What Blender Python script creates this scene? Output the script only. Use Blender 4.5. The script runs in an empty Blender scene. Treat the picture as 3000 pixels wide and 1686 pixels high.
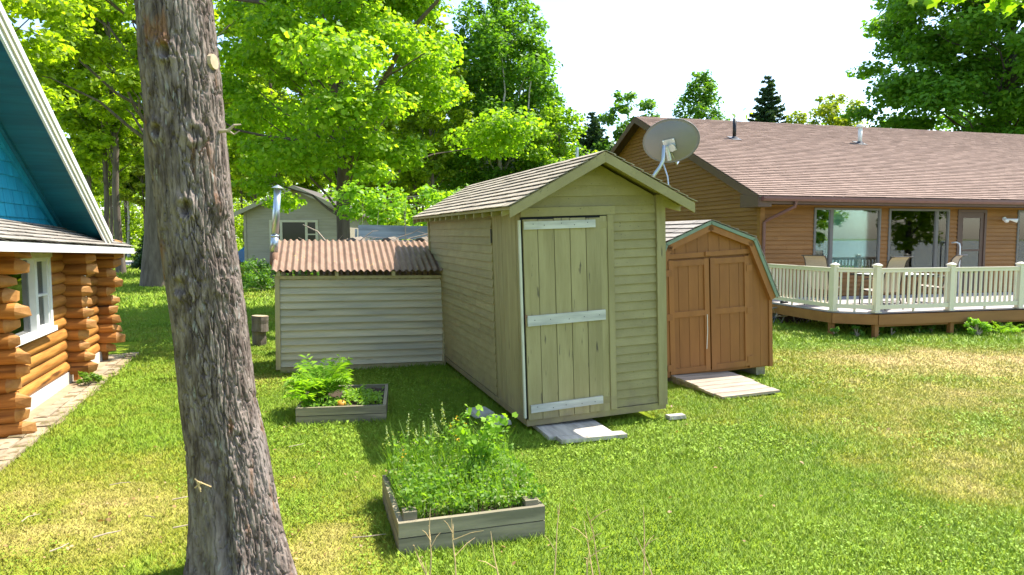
import bpy, math, random
import numpy as np
from mathutils import Vector, Matrix, Euler

# ------------------------------------------------------------------ camera, light, exposure
SUN_EL, SUN_AZ = math.radians(59.5), math.radians(27.0)      # azimuth measured from +X towards +Y
scene = bpy.context.scene
cam_d = bpy.data.cameras.new("camera"); cam = bpy.data.objects.new("camera", cam_d)
scene.collection.objects.link(cam); scene.camera = cam
cam_d.sensor_width = 36; cam_d.lens = 24.0; cam_d.clip_start = .05; cam_d.clip_end = 3000
cam.location = (0, 0, 2.0); cam.rotation_euler = (math.radians(90 - 4.196), 0, 0)

world = bpy.data.worlds.new("World"); scene.world = world; world.use_nodes = True
wn = world.node_tree.nodes; wl = world.node_tree.links
sky = wn.new("ShaderNodeTexSky"); sky.sky_type = 'NISHITA'; sky.sun_disc = False
sky.sun_elevation = SUN_EL; sky.sun_rotation = math.pi / 2 - SUN_AZ
sky.altitude = 200; sky.air_density = 1.0; sky.dust_density = 1.0; sky.ozone_density = 1.0
bg = wn["Background"]; bg.inputs["Strength"].default_value = 0.15
wl.new(sky.outputs[0], bg.inputs[0])

sun_d = bpy.data.lights.new("sun", 'SUN'); sun = bpy.data.objects.new("sun", sun_d)
scene.collection.objects.link(sun)
sun_d.energy = 4.0; sun_d.angle = math.radians(.53); sun_d.color = (1.0, .95, .86)
sdir = Vector((math.cos(SUN_EL) * math.cos(SUN_AZ), math.cos(SUN_EL) * math.sin(SUN_AZ), math.sin(SUN_EL)))
sun.rotation_euler = (-sdir).to_track_quat('-Z', 'Y').to_euler(); sun.location = (20, 10, 40)

vs = scene.view_settings
vs.view_transform = 'Standard'; vs.look = 'None'; vs.exposure = 1.57; vs.gamma = 1.0; vs.use_curve_mapping = False
scene.render.resolution_x = 1024; scene.render.resolution_y = 575
scene.render.engine = 'CYCLES'
scene.cycles.max_bounces = 8; scene.cycles.transparent_max_bounces = 16
scene.cycles.diffuse_bounces = 4

random.seed(7); RNG = np.random.default_rng(7)
COL = scene.collection
R = math.radians

# ------------------------------------------------------------------ helpers: objects
def tag(o, label=None, cat=None, group=None, kind=None):
    if label: o["label"] = label
    if cat: o["category"] = cat
    if group: o["group"] = group
    if kind: o["kind"] = kind
    return o

def empty(name, loc, rot=(0, 0, 0), label=None, cat=None, group=None):
    o = bpy.data.objects.new(name, None); COL.objects.link(o)
    o.location = loc; o.rotation_euler = rot; o.empty_display_size = .2
    return tag(o, label, cat, group)

def mesh_obj(name, verts, faces, mat, parent=None, smooth=False):
    me = bpy.data.meshes.new(name)
    me.from_pydata([tuple(map(float, v)) for v in verts], [], [tuple(map(int, f)) for f in faces])
    if smooth: me.polygons.foreach_set("use_smooth", [True] * len(me.polygons))
    me.update()
    if mat: me.materials.append(mat)
    o = bpy.data.objects.new(name, me); COL.objects.link(o)
    if parent is not None: o.parent = parent
    return o

def np_obj(name, V, F, mat, parent=None, smooth=False, attr=None):
    """V (n,3); F (m,k) with k corners each; attr = per-face colour (m,4)"""
    V = np.ascontiguousarray(V, dtype=np.float32); F = np.ascontiguousarray(F, dtype=np.int32)
    m, k = F.shape
    me = bpy.data.meshes.new(name)
    me.vertices.add(len(V)); me.vertices.foreach_set("co", V.ravel())
    me.loops.add(m * k); me.loops.foreach_set("vertex_index", F.ravel())
    me.polygons.add(m); me.polygons.foreach_set("loop_start", np.arange(0, m * k, k, dtype=np.int32))
    if smooth: me.polygons.foreach_set("use_smooth", np.ones(m, dtype=bool))
    me.update(calc_edges=True)
    if attr is not None:
        a = me.attributes.new("tone", 'FLOAT_COLOR', 'FACE')
        a.data.foreach_set("color", np.ascontiguousarray(attr, dtype=np.float32).ravel())
    if mat: me.materials.append(mat)
    o = bpy.data.objects.new(name, me); COL.objects.link(o)
    if parent is not None: o.parent = parent
    return o

class MB:
    def __init__(s): s.v = []; s.f = []
    def box8(s, p):      # p: 4 bottom ccw, 4 top
        b = len(s.v); s.v += [tuple(q) for q in p]
        s.f += [(b+3, b+2, b+1, b), (b+4, b+5, b+6, b+7)] + [(b+i, b+(i+1) % 4, b+4+(i+1) % 4, b+4+i) for i in range(4)]
        return s
    def box(s, x0, x1, y0, y1, z0, z1):
        return s.box8([(x0, y0, z0), (x1, y0, z0), (x1, y1, z0), (x0, y1, z0), (x0, y0, z1), (x1, y0, z1), (x1, y1, z1), (x0, y1, z1)])
    def prism(s, poly, axis, a, b):   # poly of 2d points, extruded along axis between a and b
        def P(q, t):
            return {'x': (t, q[0], q[1]), 'y': (q[0], t, q[1]), 'z': (q[0], q[1], t)}[axis]
        n = len(poly); k = len(s.v)
        s.v += [P(q, a) for q in poly] + [P(q, b) for q in poly]
        s.f += [tuple(range(k + n - 1, k - 1, -1)), tuple(range(k + n, k + 2 * n))]
        s.f += [(k+i, k+(i+1) % n, k+n+(i+1) % n, k+n+i) for i in range(n)]
        return s
    def tube(s, path, rad, n=8, cap=True):
        path = [Vector(p) for p in path]; k0 = len(s.v)
        if not hasattr(rad, '__len__'): rad = [rad] * len(path)
        up = Vector((0, 0, 1)); prev = None
        for i, p in enumerate(path):
            d = (path[min(i+1, len(path)-1)] - path[max(i-1, 0)]).normalized()
            if prev is None:
                a = d.cross(up)
                if a.length < .05: a = d.cross(Vector((1, 0, 0)))
                a.normalize()
            else:
                a = (prev - d * prev.dot(d)).normalized()
            prev = a; b = d.cross(a)
            for j in range(n):
                t = 2 * math.pi * j / n
                s.v.append(tuple(p + (a * math.cos(t) + b * math.sin(t)) * rad[i]))
        for i in range(len(path) - 1):
            for j in range(n):
                s.f.append((k0+i*n+j, k0+i*n+(j+1) % n, k0+(i+1)*n+(j+1) % n, k0+(i+1)*n+j))
        if cap:
            s.f.append(tuple(k0 + j for j in range(n-1, -1, -1)))
            s.f.append(tuple(k0 + (len(path)-1)*n + j for j in range(n)))
        return s
    def build(s, name, mat, parent=None, smooth=False): return mesh_obj(name, s.v, s.f, mat, parent, smooth)

def box(name, mat, parent, *a): return MB().box(*a).build(name, mat, parent)

def copy_tree(o, parent=None):
    c = o.copy(); COL.objects.link(c); c.parent = parent
    for ch in list(o.children): copy_tree(ch, c)
    return c

# ------------------------------------------------------------------ helpers: materials
MATS = {}
def _new(name):
    m = bpy.data.materials.new(name); m.use_nodes = True
    nt = m.node_tree; b = nt.nodes["Principled BSDF"]
    return m, nt.nodes, nt.links, b

def surf(name, c1, c2=None, scale=6, stretch=(1, 1, 1), rough=.75, bump=.15, bscale=None, rnd=.12, detail=6, spots=None, spec=.3, metal=0, contrast=(.3, .7), splash=None):
    """procedural surface: two tones mixed by stretched noise, a value shift per object, bump; spots = (colour, scale, threshold)"""
    m, N, L, b = _new(name); c2 = c2 or tuple(x * .8 for x in c1)
    tc = N.new("ShaderNodeTexCoord"); mp = N.new("ShaderNodeMapping"); mp.inputs["Scale"].default_value = stretch
    oi = N.new("ShaderNodeObjectInfo"); add = N.new("ShaderNodeVectorMath"); add.operation = 'ADD'
    sc = N.new("ShaderNodeVectorMath"); sc.operation = 'SCALE'; sc.inputs[0].default_value = (31.7, 17.3, 11.9)
    L.new(oi.outputs["Random"], sc.inputs["Scale"])
    L.new(tc.outputs["Object"], mp.inputs[0]); L.new(mp.outputs[0], add.inputs[0]); L.new(sc.outputs[0], add.inputs[1])
    nz = N.new("ShaderNodeTexNoise"); nz.inputs["Scale"].default_value = scale; nz.inputs["Detail"].default_value = detail
    nz.inputs["Roughness"].default_value = .62
    L.new(add.outputs[0], nz.inputs["Vector"])
    mr = N.new("ShaderNodeMapRange"); mr.inputs[1].default_value, mr.inputs[2].default_value = contrast
    L.new(nz.outputs["Fac"], mr.inputs[0])
    mx = N.new("ShaderNodeMix"); mx.data_type = 'RGBA'
    mx.inputs[6].default_value = (*c2, 1); mx.inputs[7].default_value = (*c1, 1)
    L.new(mr.outputs[0], mx.inputs[0]); out = mx.outputs[2]
    if spots:
        n2 = N.new("ShaderNodeTexNoise"); n2.inputs["Scale"].default_value = spots[1]; n2.inputs["Detail"].default_value = 3
        L.new(add.outputs[0], n2.inputs["Vector"])
        r2 = N.new("ShaderNodeMapRange"); r2.inputs[1].default_value = spots[2]; r2.inputs[2].default_value = spots[2] + .08
        L.new(n2.outputs["Fac"], r2.inputs[0])
        m2 = N.new("ShaderNodeMix"); m2.data_type = 'RGBA'; m2.inputs[7].default_value = (*spots[0], 1)
        L.new(r2.outputs[0], m2.inputs[0]); L.new(out, m2.inputs[6]); out = m2.outputs[2]
    if splash:
        sx = N.new("ShaderNodeSeparateXYZ"); L.new(tc.outputs["Object"], sx.inputs[0])
        n4 = N.new("ShaderNodeTexNoise"); n4.inputs["Scale"].default_value = 7; n4.inputs["Detail"].default_value = 6; L.new(tc.outputs["Object"], n4.inputs["Vector"])
        ma = N.new("ShaderNodeMath"); ma.operation = 'MULTIPLY_ADD'; ma.inputs[1].default_value = -1.0; ma.inputs[2].default_value = .0; L.new(sx.outputs["Z"], ma.inputs[0])
        m5 = N.new("ShaderNodeMath"); m5.operation = 'MULTIPLY_ADD'; m5.inputs[1].default_value = .75; L.new(n4.outputs["Fac"], m5.inputs[0]); L.new(ma.outputs[0], m5.inputs[2])
        r4 = N.new("ShaderNodeMapRange"); r4.inputs[1].default_value = .18; r4.inputs[2].default_value = .42; r4.inputs[4].default_value = .75; L.new(m5.outputs[0], r4.inputs[0])
        m4 = N.new("ShaderNodeMix"); m4.data_type = 'RGBA'; m4.inputs[7].default_value = (*splash, 1); L.new(r4.outputs[0], m4.inputs[0]); L.new(out, m4.inputs[6]); out = m4.outputs[2]
    if rnd:
        hs = N.new("ShaderNodeHueSaturation"); rr = N.new("ShaderNodeMapRange")
        rr.inputs[3].default_value = 1 - rnd; rr.inputs[4].default_value = 1 + rnd
        L.new(oi.outputs["Random"], rr.inputs[0]); L.new(rr.outputs[0], hs.inputs["Value"]); L.new(out, hs.inputs["Color"]); out = hs.outputs[0]
    L.new(out, b.inputs["Base Color"])
    b.inputs["Roughness"].default_value = rough; b.inputs["Specular IOR Level"].default_value = spec; b.inputs["Metallic"].default_value = metal
    if bump:
        n3 = N.new("ShaderNodeTexNoise"); n3.inputs["Scale"].default_value = bscale or scale * 3; n3.inputs["Detail"].default_value = 5
        L.new(add.outputs[0], n3.inputs["Vector"])
        bp = N.new("ShaderNodeBump"); bp.inputs["Strength"].default_value = bump; bp.inputs["Distance"].default_value = .01
        L.new(n3.outputs["Fac"], bp.inputs["Height"]); L.new(bp.outputs[0], b.inputs["Normal"])
    return m

def wood(name, c1, c2, axis='x', scale=14, rough=.8, bump=.3, rnd=.12, spots=None, ratio=14, **k):
    k.setdefault('contrast', (.38, .62))
    st = {'x': (1/ratio, 1, 1), 'y': (1, 1/ratio, 1), 'z': (1, 1, 1/ratio)}[axis]
    return surf(name, c1, c2, scale, st, rough, bump, rnd=rnd, spots=spots, **k)

def leafmat(name, cols, trans=.45, rough=.5, gloss=.25):
    m, N, L, b = _new(name)
    g = N.new("ShaderNodeNewGeometry"); r = N.new("ShaderNodeValToRGB")
    el = r.color_ramp.elements
    while len(el) < len(cols): el.new(.5)
    for i, c in enumerate(cols):
        el[i].position = i / (len(cols) - 1); el[i].color = (*c, 1)
    L.new(g.outputs["Random Per Island"], r.inputs[0])
    oi = N.new("ShaderNodeObjectInfo"); hs = N.new("ShaderNodeHueSaturation")
    v = N.new("ShaderNodeMapRange"); v.inputs[3].default_value = .9; v.inputs[4].default_value = 1.1; L.new(oi.outputs["Random"], v.inputs[0])
    L.new(v.outputs[0], hs.inputs["Value"]); L.new(r.outputs[0], hs.inputs["Color"])
    b.inputs["Roughness"].default_value = rough; b.inputs["Specular IOR Level"].default_value = gloss
    L.new(hs.outputs[0], b.inputs["Base Color"])
    t = N.new("ShaderNodeBsdfTranslucent")
    br = N.new("ShaderNodeMix"); br.data_type = 'RGBA'; br.blend_type = 'MULTIPLY'; br.inputs[0].default_value = 1
    br.inputs[7].default_value = (2.1, 2.05, .6, 1); L.new(hs.outputs[0], br.inputs[6]); L.new(br.outputs[2], t.inputs[0])
    ms = N.new("ShaderNodeMixShader"); ms.inputs[0].default_value = trans
    L.new(b.outputs[0], ms.inputs[1]); L.new(t.outputs[0], ms.inputs[2]); L.new(ms.outputs[0], N["Material Output"].inputs[0])
    return m

def glassmat(name, tint=(.8, .9, .9), refl=.0):
    m, N, L, b = _new(name)
    tr = N.new("ShaderNodeBsdfTransparent"); tr.inputs[0].default_value = (*tint, 1)
    gl = N.new("ShaderNodeBsdfGlossy"); gl.inputs["Roughness"].default_value = .02
    fr = N.new("ShaderNodeFresnel"); fr.inputs[0].default_value = 1.5
    ad = N.new("ShaderNodeMath"); ad.operation = 'ADD'; ad.inputs[1].default_value = refl; L.new(fr.outputs[0], ad.inputs[0])
    ms = N.new("ShaderNodeMixShader"); L.new(ad.outputs[0], ms.inputs[0]); L.new(tr.outputs[0], ms.inputs[1]); L.new(gl.outputs[0], ms.inputs[2])
    L.new(ms.outputs[0], N["Material Output"].inputs[0]); return m

M = {}
OL1, OL2 = (.322, .270, .122), (.255, .211, .092)
M['olive'] = surf('olive_paint', OL1, OL2, 4, (1, 1, 1), .65, .25, 40, rnd=.09, spots=((.13, .105, .06), 34, .67), splash=(.20, .155, .09))
M['olive_v'] = wood('olive_paint_plank', (.352, .296, .142), (.28, .232, .105), 'z', 10, .66, .35, rnd=.08, spots=((.10, .08, .05), 30, .66), ratio=8, splash=(.24, .19, .115))
M['bare'] = wood('bare_weathered_batten', (.60, .575, .51), (.42, .405, .365), 'x', 16, .8, .3, spots=((.16, .12, .08), 22, .73), ratio=8)
M['slab'] = wood('pale_weathered_step', (.50, .455, .38), (.34, .30, .25), 'y', 14, .85, .4, spots=((.2, .17, .13), 16, .70), ratio=8)
M['ramp'] = wood('grey_weathered_ramp', (.43, .35, .27), (.25, .195, .145), 'x', 14, .85, .5, spots=((.16, .11, .07), 14, .66), ratio=10)
M['shingle_tan'] = surf('tan_asphalt_shingle', (.40, .34, .25), (.28, .235, .17), 26, (1, 1, 1), .95, .5, 160, rnd=.16, spots=((.22, .15, .05), 9, .68))
M['shingle_grey'] = surf('grey_brown_shingle', (.33, .295, .25), (.22, .195, .165), 26, (1, 1, 1), .95, .5, 160, rnd=.18)
M['shingle_dark'] = surf('weathered_dark_shingle', (.13, .115, .10), (.09, .08, .07), 26, (1, 1, 1), .95, .5, 160, rnd=0)
M['shake_blue'] = wood('teal_painted_shake', (.008, .27, .40), (.006, .21, .32), 'z', 12, .6, .3, rnd=.08, ratio=8)
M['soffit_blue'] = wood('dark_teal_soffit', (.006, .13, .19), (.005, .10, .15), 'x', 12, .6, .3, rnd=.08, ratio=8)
M['white'] = surf('white_paint', (.74, .74, .70), (.66, .66, .62), 8, (1, 1, 1), .5, .05, rnd=.03)
M['cream_trim'] = surf('cream_paint', (.62, .60, .48), (.55, .53, .42), 8, (1, 1, 1), .5, .05, rnd=.03)
M['log'] = wood('honey_stained_log', (.44, .19, .04), (.23, .085, .016), 'x', 14, .55, .6, rnd=.18, spots=((.06, .02, .006), 8, .60), ratio=12)
M['log_y'] = wood('honey_stained_wall_log', (.49, .22, .05), (.29, .115, .023), 'y', 14, .5, .6, rnd=.16, spots=((.09, .035, .01), 8, .63), ratio=12)
M['log_end'] = surf('hewn_log_end', (.48, .24, .07), (.32, .14, .035), 12, (1, 1, 1), .6, .3, rnd=.12)
M['concrete'] = surf('pale_concrete', (.60, .56, .48), (.48, .44, .38), 9, (1, 1, 1), .9, .3, rnd=.0)
M['paver'] = surf('tan_paver', (.38, .30, .205), (.26, .205, .135), 9, (1, 1, 1), .9, .4, rnd=.16, spots=((.15, .115, .055), 6, .52))
M['dirt'] = surf('sandy_dirt', (.36, .27, .17), (.25, .18, .105), 5, (1, 1, 1), 1, .6, rnd=0)
M['pine'] = wood('weathered_pine_board', (.56, .49, .33), (.39, .36, .27), 'x', 7, .8, .3, rnd=.10, spots=((.16, .11, .06), 16, .70), ratio=9)
M['pine_frame'] = wood('yellow_pine_frame', (.44, .38, .21), (.36, .30, .16), 'z', 10, .8, .3, rnd=.08, spots=((.2, .14, .06), 20, .7), ratio=10)
M['rust'] = surf('rusty_corrugated_steel', (.29, .185, .125), (.185, .112, .075), 5, (1, 1, .3), .55, .1, rnd=0, metal=.25, spots=((.50, .30, .10), 9, .66))
M['galv'] = surf('galvanised_pipe', (.55, .60, .62), (.42, .47, .50), 12, (1, 1, .3), .35, .05, rnd=0, metal=.85)
M['rustpipe'] = surf('rusty_pipe', (.26, .14, .08), (.14, .08, .05), 14, (1, 1, .5), .7, .2, rnd=0, metal=.3)
M['barn'] = wood('brown_painted_panel', (.275, .112, .030), (.235, .094, .025), 'z', 6, .6, .15, rnd=.05, ratio=5, spots=((.22, .10, .035), 14, .72))
M['barn_trim'] = wood('brown_painted_trim', (.29, .120, .033), (.245, .10, .028), 'z', 8, .6, .15, rnd=.05, ratio=6)
M['green_edge'] = surf('green_roof_edge', (.20, .27, .19), (.15, .20, .14), 10, (1, 1, 1), .6, .1, rnd=.03)
M['siding'] = wood('brown_stained_siding', (.265, .122, .030), (.215, .096, .023), 'x', 9, .6, .2, rnd=.06, ratio=8)
M['siding_y'] = wood('brown_stained_gable_siding', (.265, .122, .030), (.215, .096, .023), 'y', 9, .6, .2, rnd=.06, ratio=8)
M['fascia'] = surf('dark_brown_fascia', (.13, .075, .055), (.10, .058, .042), 5, (1, 1, 1), .5, .05, rnd=.04)
M['gutter'] = surf('maroon_gutter', (.19, .085, .065), (.155, .07, .055), 5, (1, 1, 1), .38, .03, rnd=.03)
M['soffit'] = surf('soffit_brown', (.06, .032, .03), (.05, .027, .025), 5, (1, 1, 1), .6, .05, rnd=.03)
M['almond'] = surf('almond_vinyl', (.66, .60, .46), (.62, .565, .43), 4, (1, 1, 1), .4, .02, rnd=.02, spec=.4)
M['deckboard'] = wood('grey_deck_board', (.40, .36, .34), (.33, .30, .285), 'x', 10, .7, .15, rnd=.06, ratio=10)
M['deckfascia'] = wood('deck_fascia_brown', (.29, .13, .04), (.24, .105, .032), 'x', 6, .6, .15, rnd=.04, ratio=8)
M['winframe'] = surf('grey_window_frame', (.15, .14, .125), (.125, .115, .105), 6, (1, 1, 1), .45, .02, rnd=.03)
M['doorbrown'] = surf('dark_brown_door', (.10, .055, .04), (.08, .045, .032), 6, (1, 1, 1), .45, .03, rnd=.03)
M['blind'] = surf('white_blind', (.72, .76, .72), (.68, .72, .68), 6, (1, 1, 1), .6, .0, rnd=.02)
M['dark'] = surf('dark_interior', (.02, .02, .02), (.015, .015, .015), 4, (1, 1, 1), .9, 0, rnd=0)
M['black'] = surf('black_plastic', (.012, .012, .013), (.01, .01, .01), 6, (1, 1, 1), .4, 0, rnd=0)
M['lead'] = surf('dark_flashing', (.06, .06, .065), (.045, .045, .05), 6, (1, 1, 1), .5, .1, rnd=0)
M['glass'] = glassmat('window_glass', (.70, .90, .90), .05)
M['glass_dark'] = glassmat('dark_window_glass', (.6, .65, .62), .06)
M['dish'] = surf('grey_dish_metal', (.19, .185, .17), (.165, .16, .15), 3, (1, 1, 1), .42, .03, rnd=0, spec=.4)
M['bracket'] = surf('zinc_bracket', (.45, .50, .52), (.36, .40, .42), 10, (1, 1, 1), .35, .05, rnd=.04, metal=.7)
M['sling'] = surf('tan_sling_fabric', (.40, .33, .26), (.34, .28, .22), 60, (1, 1, 1), .8, .1, rnd=.05)
M['bronze'] = surf('bronze_tube', (.05, .04, .032), (.04, .032, .026), 6, (1, 1, 1), .4, 0, rnd=0, spec=.4)
M['whitemetal'] = surf('white_enamel', (.75, .75, .74), (.7, .7, .69), 6, (1, 1, 1), .3, 0, rnd=0, spec=.5)
M['bedwood'] = wood('grey_bed_plank', (.30, .255, .165), (.165, .145, .095), 'x', 10, .85, .4, rnd=.08, spots=((.10, .075, .045), 15, .71), ratio=8)
M['bedwood_y'] = wood('grey_bed_plank_side', (.30, .255, .165), (.165, .145, .095), 'y', 10, .85, .4, rnd=.08, spots=((.10, .075, .045), 15, .71), ratio=8)
M['soil'] = surf('dark_soil', (.07, .048, .03), (.04, .028, .018), 12, (1, 1, 1), 1, .8, rnd=0)
M['greyplank'] = wood('blue_grey_weathered_plank', (.36, .40, .41), (.21, .24, .25), 'x', 9, .85, .5, rnd=.14, spots=((.06, .05, .045), 11, .68), ratio=10)
M['cottage'] = wood('taupe_cottage_siding', (.33, .29, .23), (.28, .245, .19), 'x', 9, .65, .15, rnd=.05, ratio=8)
M['cott_trim'] = surf('beige_cottage_trim', (.52, .47, .37), (.45, .40, .31), 6, (1, 1, 1), .6, .05, rnd=.04)
M['bark_far'] = surf('grey_brown_bark', (.17, .135, .105), (.07, .052, .04), 7, (1, 1, .18), .95, .9, 14, rnd=.12)
M['birch'] = surf('pale_birch_bark', (.52, .48, .42), (.30, .27, .23), 5, (.4, .4, 2), .85, .3, rnd=.12, spots=((.05, .04, .035), 6, .66))
M['twig'] = surf('dead_twig', (.42, .34, .25), (.28, .22, .16), 16, (1, 1, 1), .9, .2, rnd=.15)
M['straw'] = surf('dry_stalk', (.56, .40, .20), (.40, .27, .13), 16, (1, 1, 1), .9, .1, rnd=.12)
M['stump'] = surf('stump_bark', (.22, .18, .14), (.10, .08, .06), 10, (1, 1, .2), .95, .8, rnd=.1)
M['endgrain'] = surf('cut_wood_end', (.46, .36, .23), (.33, .25, .155), 14, (1, 1, 1), .85, .2, rnd=.1)
M['carblue'] = surf('blue_car_paint', (.02, .16, .46), (.02, .15, .43), 2, (1, 1, 1), .25, 0, rnd=0, spec=.6)
M['tail'] = surf('red_lens', (.55, .02, .02), (.5, .02, .02), 3, (1, 1, 1), .2, 0, rnd=0, spec=.6)
M['gravel'] = surf('pale_gravel', (.40, .36, .34), (.28, .255, .24), 30, (1, 1, 1), 1, .5, rnd=0)
M['gourd'] = surf('orange_gourd', (.55, .26, .03), (.46, .20, .02), 6, (1, 1, 1), .5, .05, rnd=0)
M['petal'] = leafmat('orange_petal', [(.75, .36, .01), (.85, .50, .02)], .3)
LEAF = {
 'maple': leafmat('maple_leaf', [(.11, .215, .014), (.15, .27, .018), (.20, .325, .024), (.26, .36, .034)], .58),
 'mid': leafmat('mid_green_leaf', [(.075, .18, .016), (.11, .24, .022), (.155, .28, .028)], .48),
 'deep': leafmat('deep_green_leaf', [(.065, .16, .022), (.095, .20, .028), (.135, .245, .034)], .45),
 'far': leafmat('sunny_forest_leaf', [(.11, .19, .012), (.17, .26, .016), (.23, .33, .022), (.30, .39, .03)], .6),
 'spruce': leafmat('spruce_needle', [(.03, .07, .03), (.045, .09, .036), (.065, .115, .04)], .2),
 'olive': leafmat('yellow_green_leaf', [(.15, .20, .02), (.20, .26, .025), (.25, .30, .03)], .45),
 'fern': leafmat('bright_fern_leaf', [(.15, .30, .02), (.21, .38, .03), (.26, .42, .04)], .45),
 'weed': leafmat('weed_leaf', [(.09, .19, .02), (.14, .26, .028), (.19, .31, .045)], .45),
 'cover': leafmat('ground_cover_leaf', [(.13, .25, .03), (.19, .33, .04), (.28, .41, .07)], .4),
 'pale': leafmat('pale_seed_head', [(.32, .38, .15), (.40, .45, .21)], .35),
}

# ------------------------------------------------------------------ numpy noise
def vnoise(P, seed=0):
    """value noise on (n,3) points"""
    P = np.asarray(P, dtype=np.float64); i = np.floor(P).astype(np.int64); f = P - i; f = f * f * (3 - 2 * f)
    def h(a):
        n = (a[:, 0] * 374761393 + a[:, 1] * 668265263 + a[:, 2] * 2147483647 + seed * 974711) & 0xffffffff
        n = ((n ^ (n >> 13)) * 1274126177) & 0xffffffff
        return ((n ^ (n >> 16)) & 0xffffff) / 0xffffff
    r = 0
    for dx in (0, 1):
        for dy in (0, 1):
            for dz in (0, 1):
                w = (f[:, 0] if dx else 1 - f[:, 0]) * (f[:, 1] if dy else 1 - f[:, 1]) * (f[:, 2] if dz else 1 - f[:, 2])
                r = r + w * h(i + np.array([dx, dy, dz]))
    return r
def fbm(P, seed=0, oct=4):
    P = np.asarray(P, dtype=np.float64); r = 0; a = .5; t = 0
    for k in range(oct): r = r + a * vnoise(P * 2 ** k, seed + k); t += a; a *= .5
    return r / t
def xy0(x, y, s=1.0): return np.stack([x * s, y * s, np.zeros_like(x) + .37], 1)

# dryness of the turf: 0 fresh green, 1 straw
def dryness(x, y):
    d = .95 * (fbm(xy0(x, y, .55), 3) - .47) + .75 * (fbm(xy0(x, y, 2.3), 9) - .5) + .35 * (fbm(xy0(x, y, 7), 19, 2) - .5)
    for cx, cy, rx, ry, a in ((8.2, 11.4, 3.6, 2.0, .75), (5.6, 8.4, 2.2, 1.7, .46), (4.1, 6.0, 1.3, 1.2, .26), (-2.9, 4.6, 1.3, .8, .50), (-1.15, 4.2, .5, .6, .6),
                              (-3.2, 5.6, 1.2, .7, .25), (-3.9, 9.6, .8, .3, .5), (.45, 3.7, 1.2, .25, .35), (7.5, 7.2, 2, 1.5, .3)):
        d = d + a * np.exp(-((x - cx) / rx) ** 2 - ((y - cy) / ry) ** 2)
    d = d - .35 * np.exp(-((x - 1.5) / 1.6) ** 2 - ((y - 5.3) / 1.5) ** 2) - .35 * np.exp(-((x + .4) / 1.6) ** 2 - ((y - 8.2) / 1.6) ** 2) - .4 * np.exp(-((y - 13) / .9) ** 2)*(x > 4)
    return np.clip(d, 0, 1)

# ------------------------------------------------------------------ the ground
def spread(lo, hi, step, far, n):
    core = np.arange(lo, hi + 1e-6, step)
    g = np.geomspace(step, far, n)
    return np.concatenate([(lo - np.cumsum(g))[::-1], core, hi + np.cumsum(g)])
gx = spread(-12, 14, .16, 160, 26); gy = spread(1, 19, .16, 160, 26)
GX, GY = np.meshgrid(gx, gy); gxf, gyf = GX.ravel(), GY.ravel()
def ground_z(x, y):
    near = np.exp(-(np.maximum(np.hypot(x, y - 8) - 14, 0) / 10) ** 2)
    return (fbm(xy0(x, y, .7), 21, 3) - .5) * .05 * near - .012
gz = ground_z(gxf, gyf); nx, ny = len(gx), len(gy)
idx = np.arange(nx * ny).reshape(ny, nx)
GF = np.stack([idx[:-1, :-1], idx[:-1, 1:], idx[1:, 1:], idx[1:, :-1]], -1).reshape(-1, 4)
def turf_colour(d, rnd):
    g = np.stack([.138 + .125 * rnd, .25 + .14 * rnd, .010 + .016 * rnd], 1)
    s = np.stack([.46 + .16 * rnd, .35 + .11 * rnd, .13 + .06 * rnd], 1)
    y = np.stack([.27 + .07 * rnd, .29 + .06 * rnd, .025 + .02 * rnd], 1)
    d = d[:, None]
    c = np.where(d < .4, g + (y - g) * d / .4, y + (s - y) * (d - .4) / .6)
    return np.concatenate([c, np.ones_like(d)], 1)
def turf_mat(name, trans):
    m, N, L, b = _new(name)
    a = N.new("ShaderNodeAttribute"); a.attribute_name = "tone"
    nz = N.new("ShaderNodeTexNoise"); nz.inputs["Scale"].default_value = 9; nz.inputs["Detail"].default_value = 8
    tc = N.new("ShaderNodeTexCoord"); L.new(tc.outputs["Object"], nz.inputs["Vector"])
    hs = N.new("ShaderNodeHueSaturation"); mr = N.new("ShaderNodeMapRange"); mr.inputs[1].default_value = .3; mr.inputs[2].default_value = .7
    mr.inputs[3].default_value = .8; mr.inputs[4].default_value = 1.18
    L.new(nz.outputs["Fac"], mr.inputs[0]); L.new(mr.outputs[0], hs.inputs["Value"]); L.new(a.outputs["Color"], hs.inputs["Color"])
    L.new(hs.outputs[0], b.inputs["Base Color"]); b.inputs["Roughness"].default_value = .6 if trans else 1; b.inputs["Specular IOR Level"].default_value = .2 if trans else .05
    if trans:
        t = N.new("ShaderNodeBsdfTranslucent"); L.new(hs.outputs[0], t.inputs[0])
        ge = N.new("ShaderNodeNewGeometry"); va = N.new("ShaderNodeVectorMath"); va.operation = 'ADD'; va.inputs[1].default_value = (0, 0, 1.1)
        vn = N.new("ShaderNodeVectorMath"); vn.operation = 'NORMALIZE'; L.new(ge.outputs["Normal"], va.inputs[0]); L.new(va.outputs[0], vn.inputs[0]); L.new(vn.outputs[0], b.inputs["Normal"])
        ms = N.new("ShaderNodeMixShader"); ms.inputs[0].default_value = trans
        L.new(b.outputs[0], ms.inputs[1]); L.new(t.outputs[0], ms.inputs[2]); L.new(ms.outputs[0], N["Material Output"].inputs[0])
    else:
        bp = N.new("ShaderNodeBump"); bp.inputs["Strength"].default_value = .8; bp.inputs["Distance"].default_value = .03
        n2 = N.new("ShaderNodeTexNoise"); n2.inputs["Scale"].default_value = 40; L.new(tc.outputs["Object"], n2.inputs["Vector"])
        L.new(n2.outputs["Fac"], bp.inputs["Height"]); L.new(bp.outputs[0], b.inputs["Normal"])
    return m
fc = np.stack([gxf, gyf], 1)[GF].mean(1)
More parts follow.
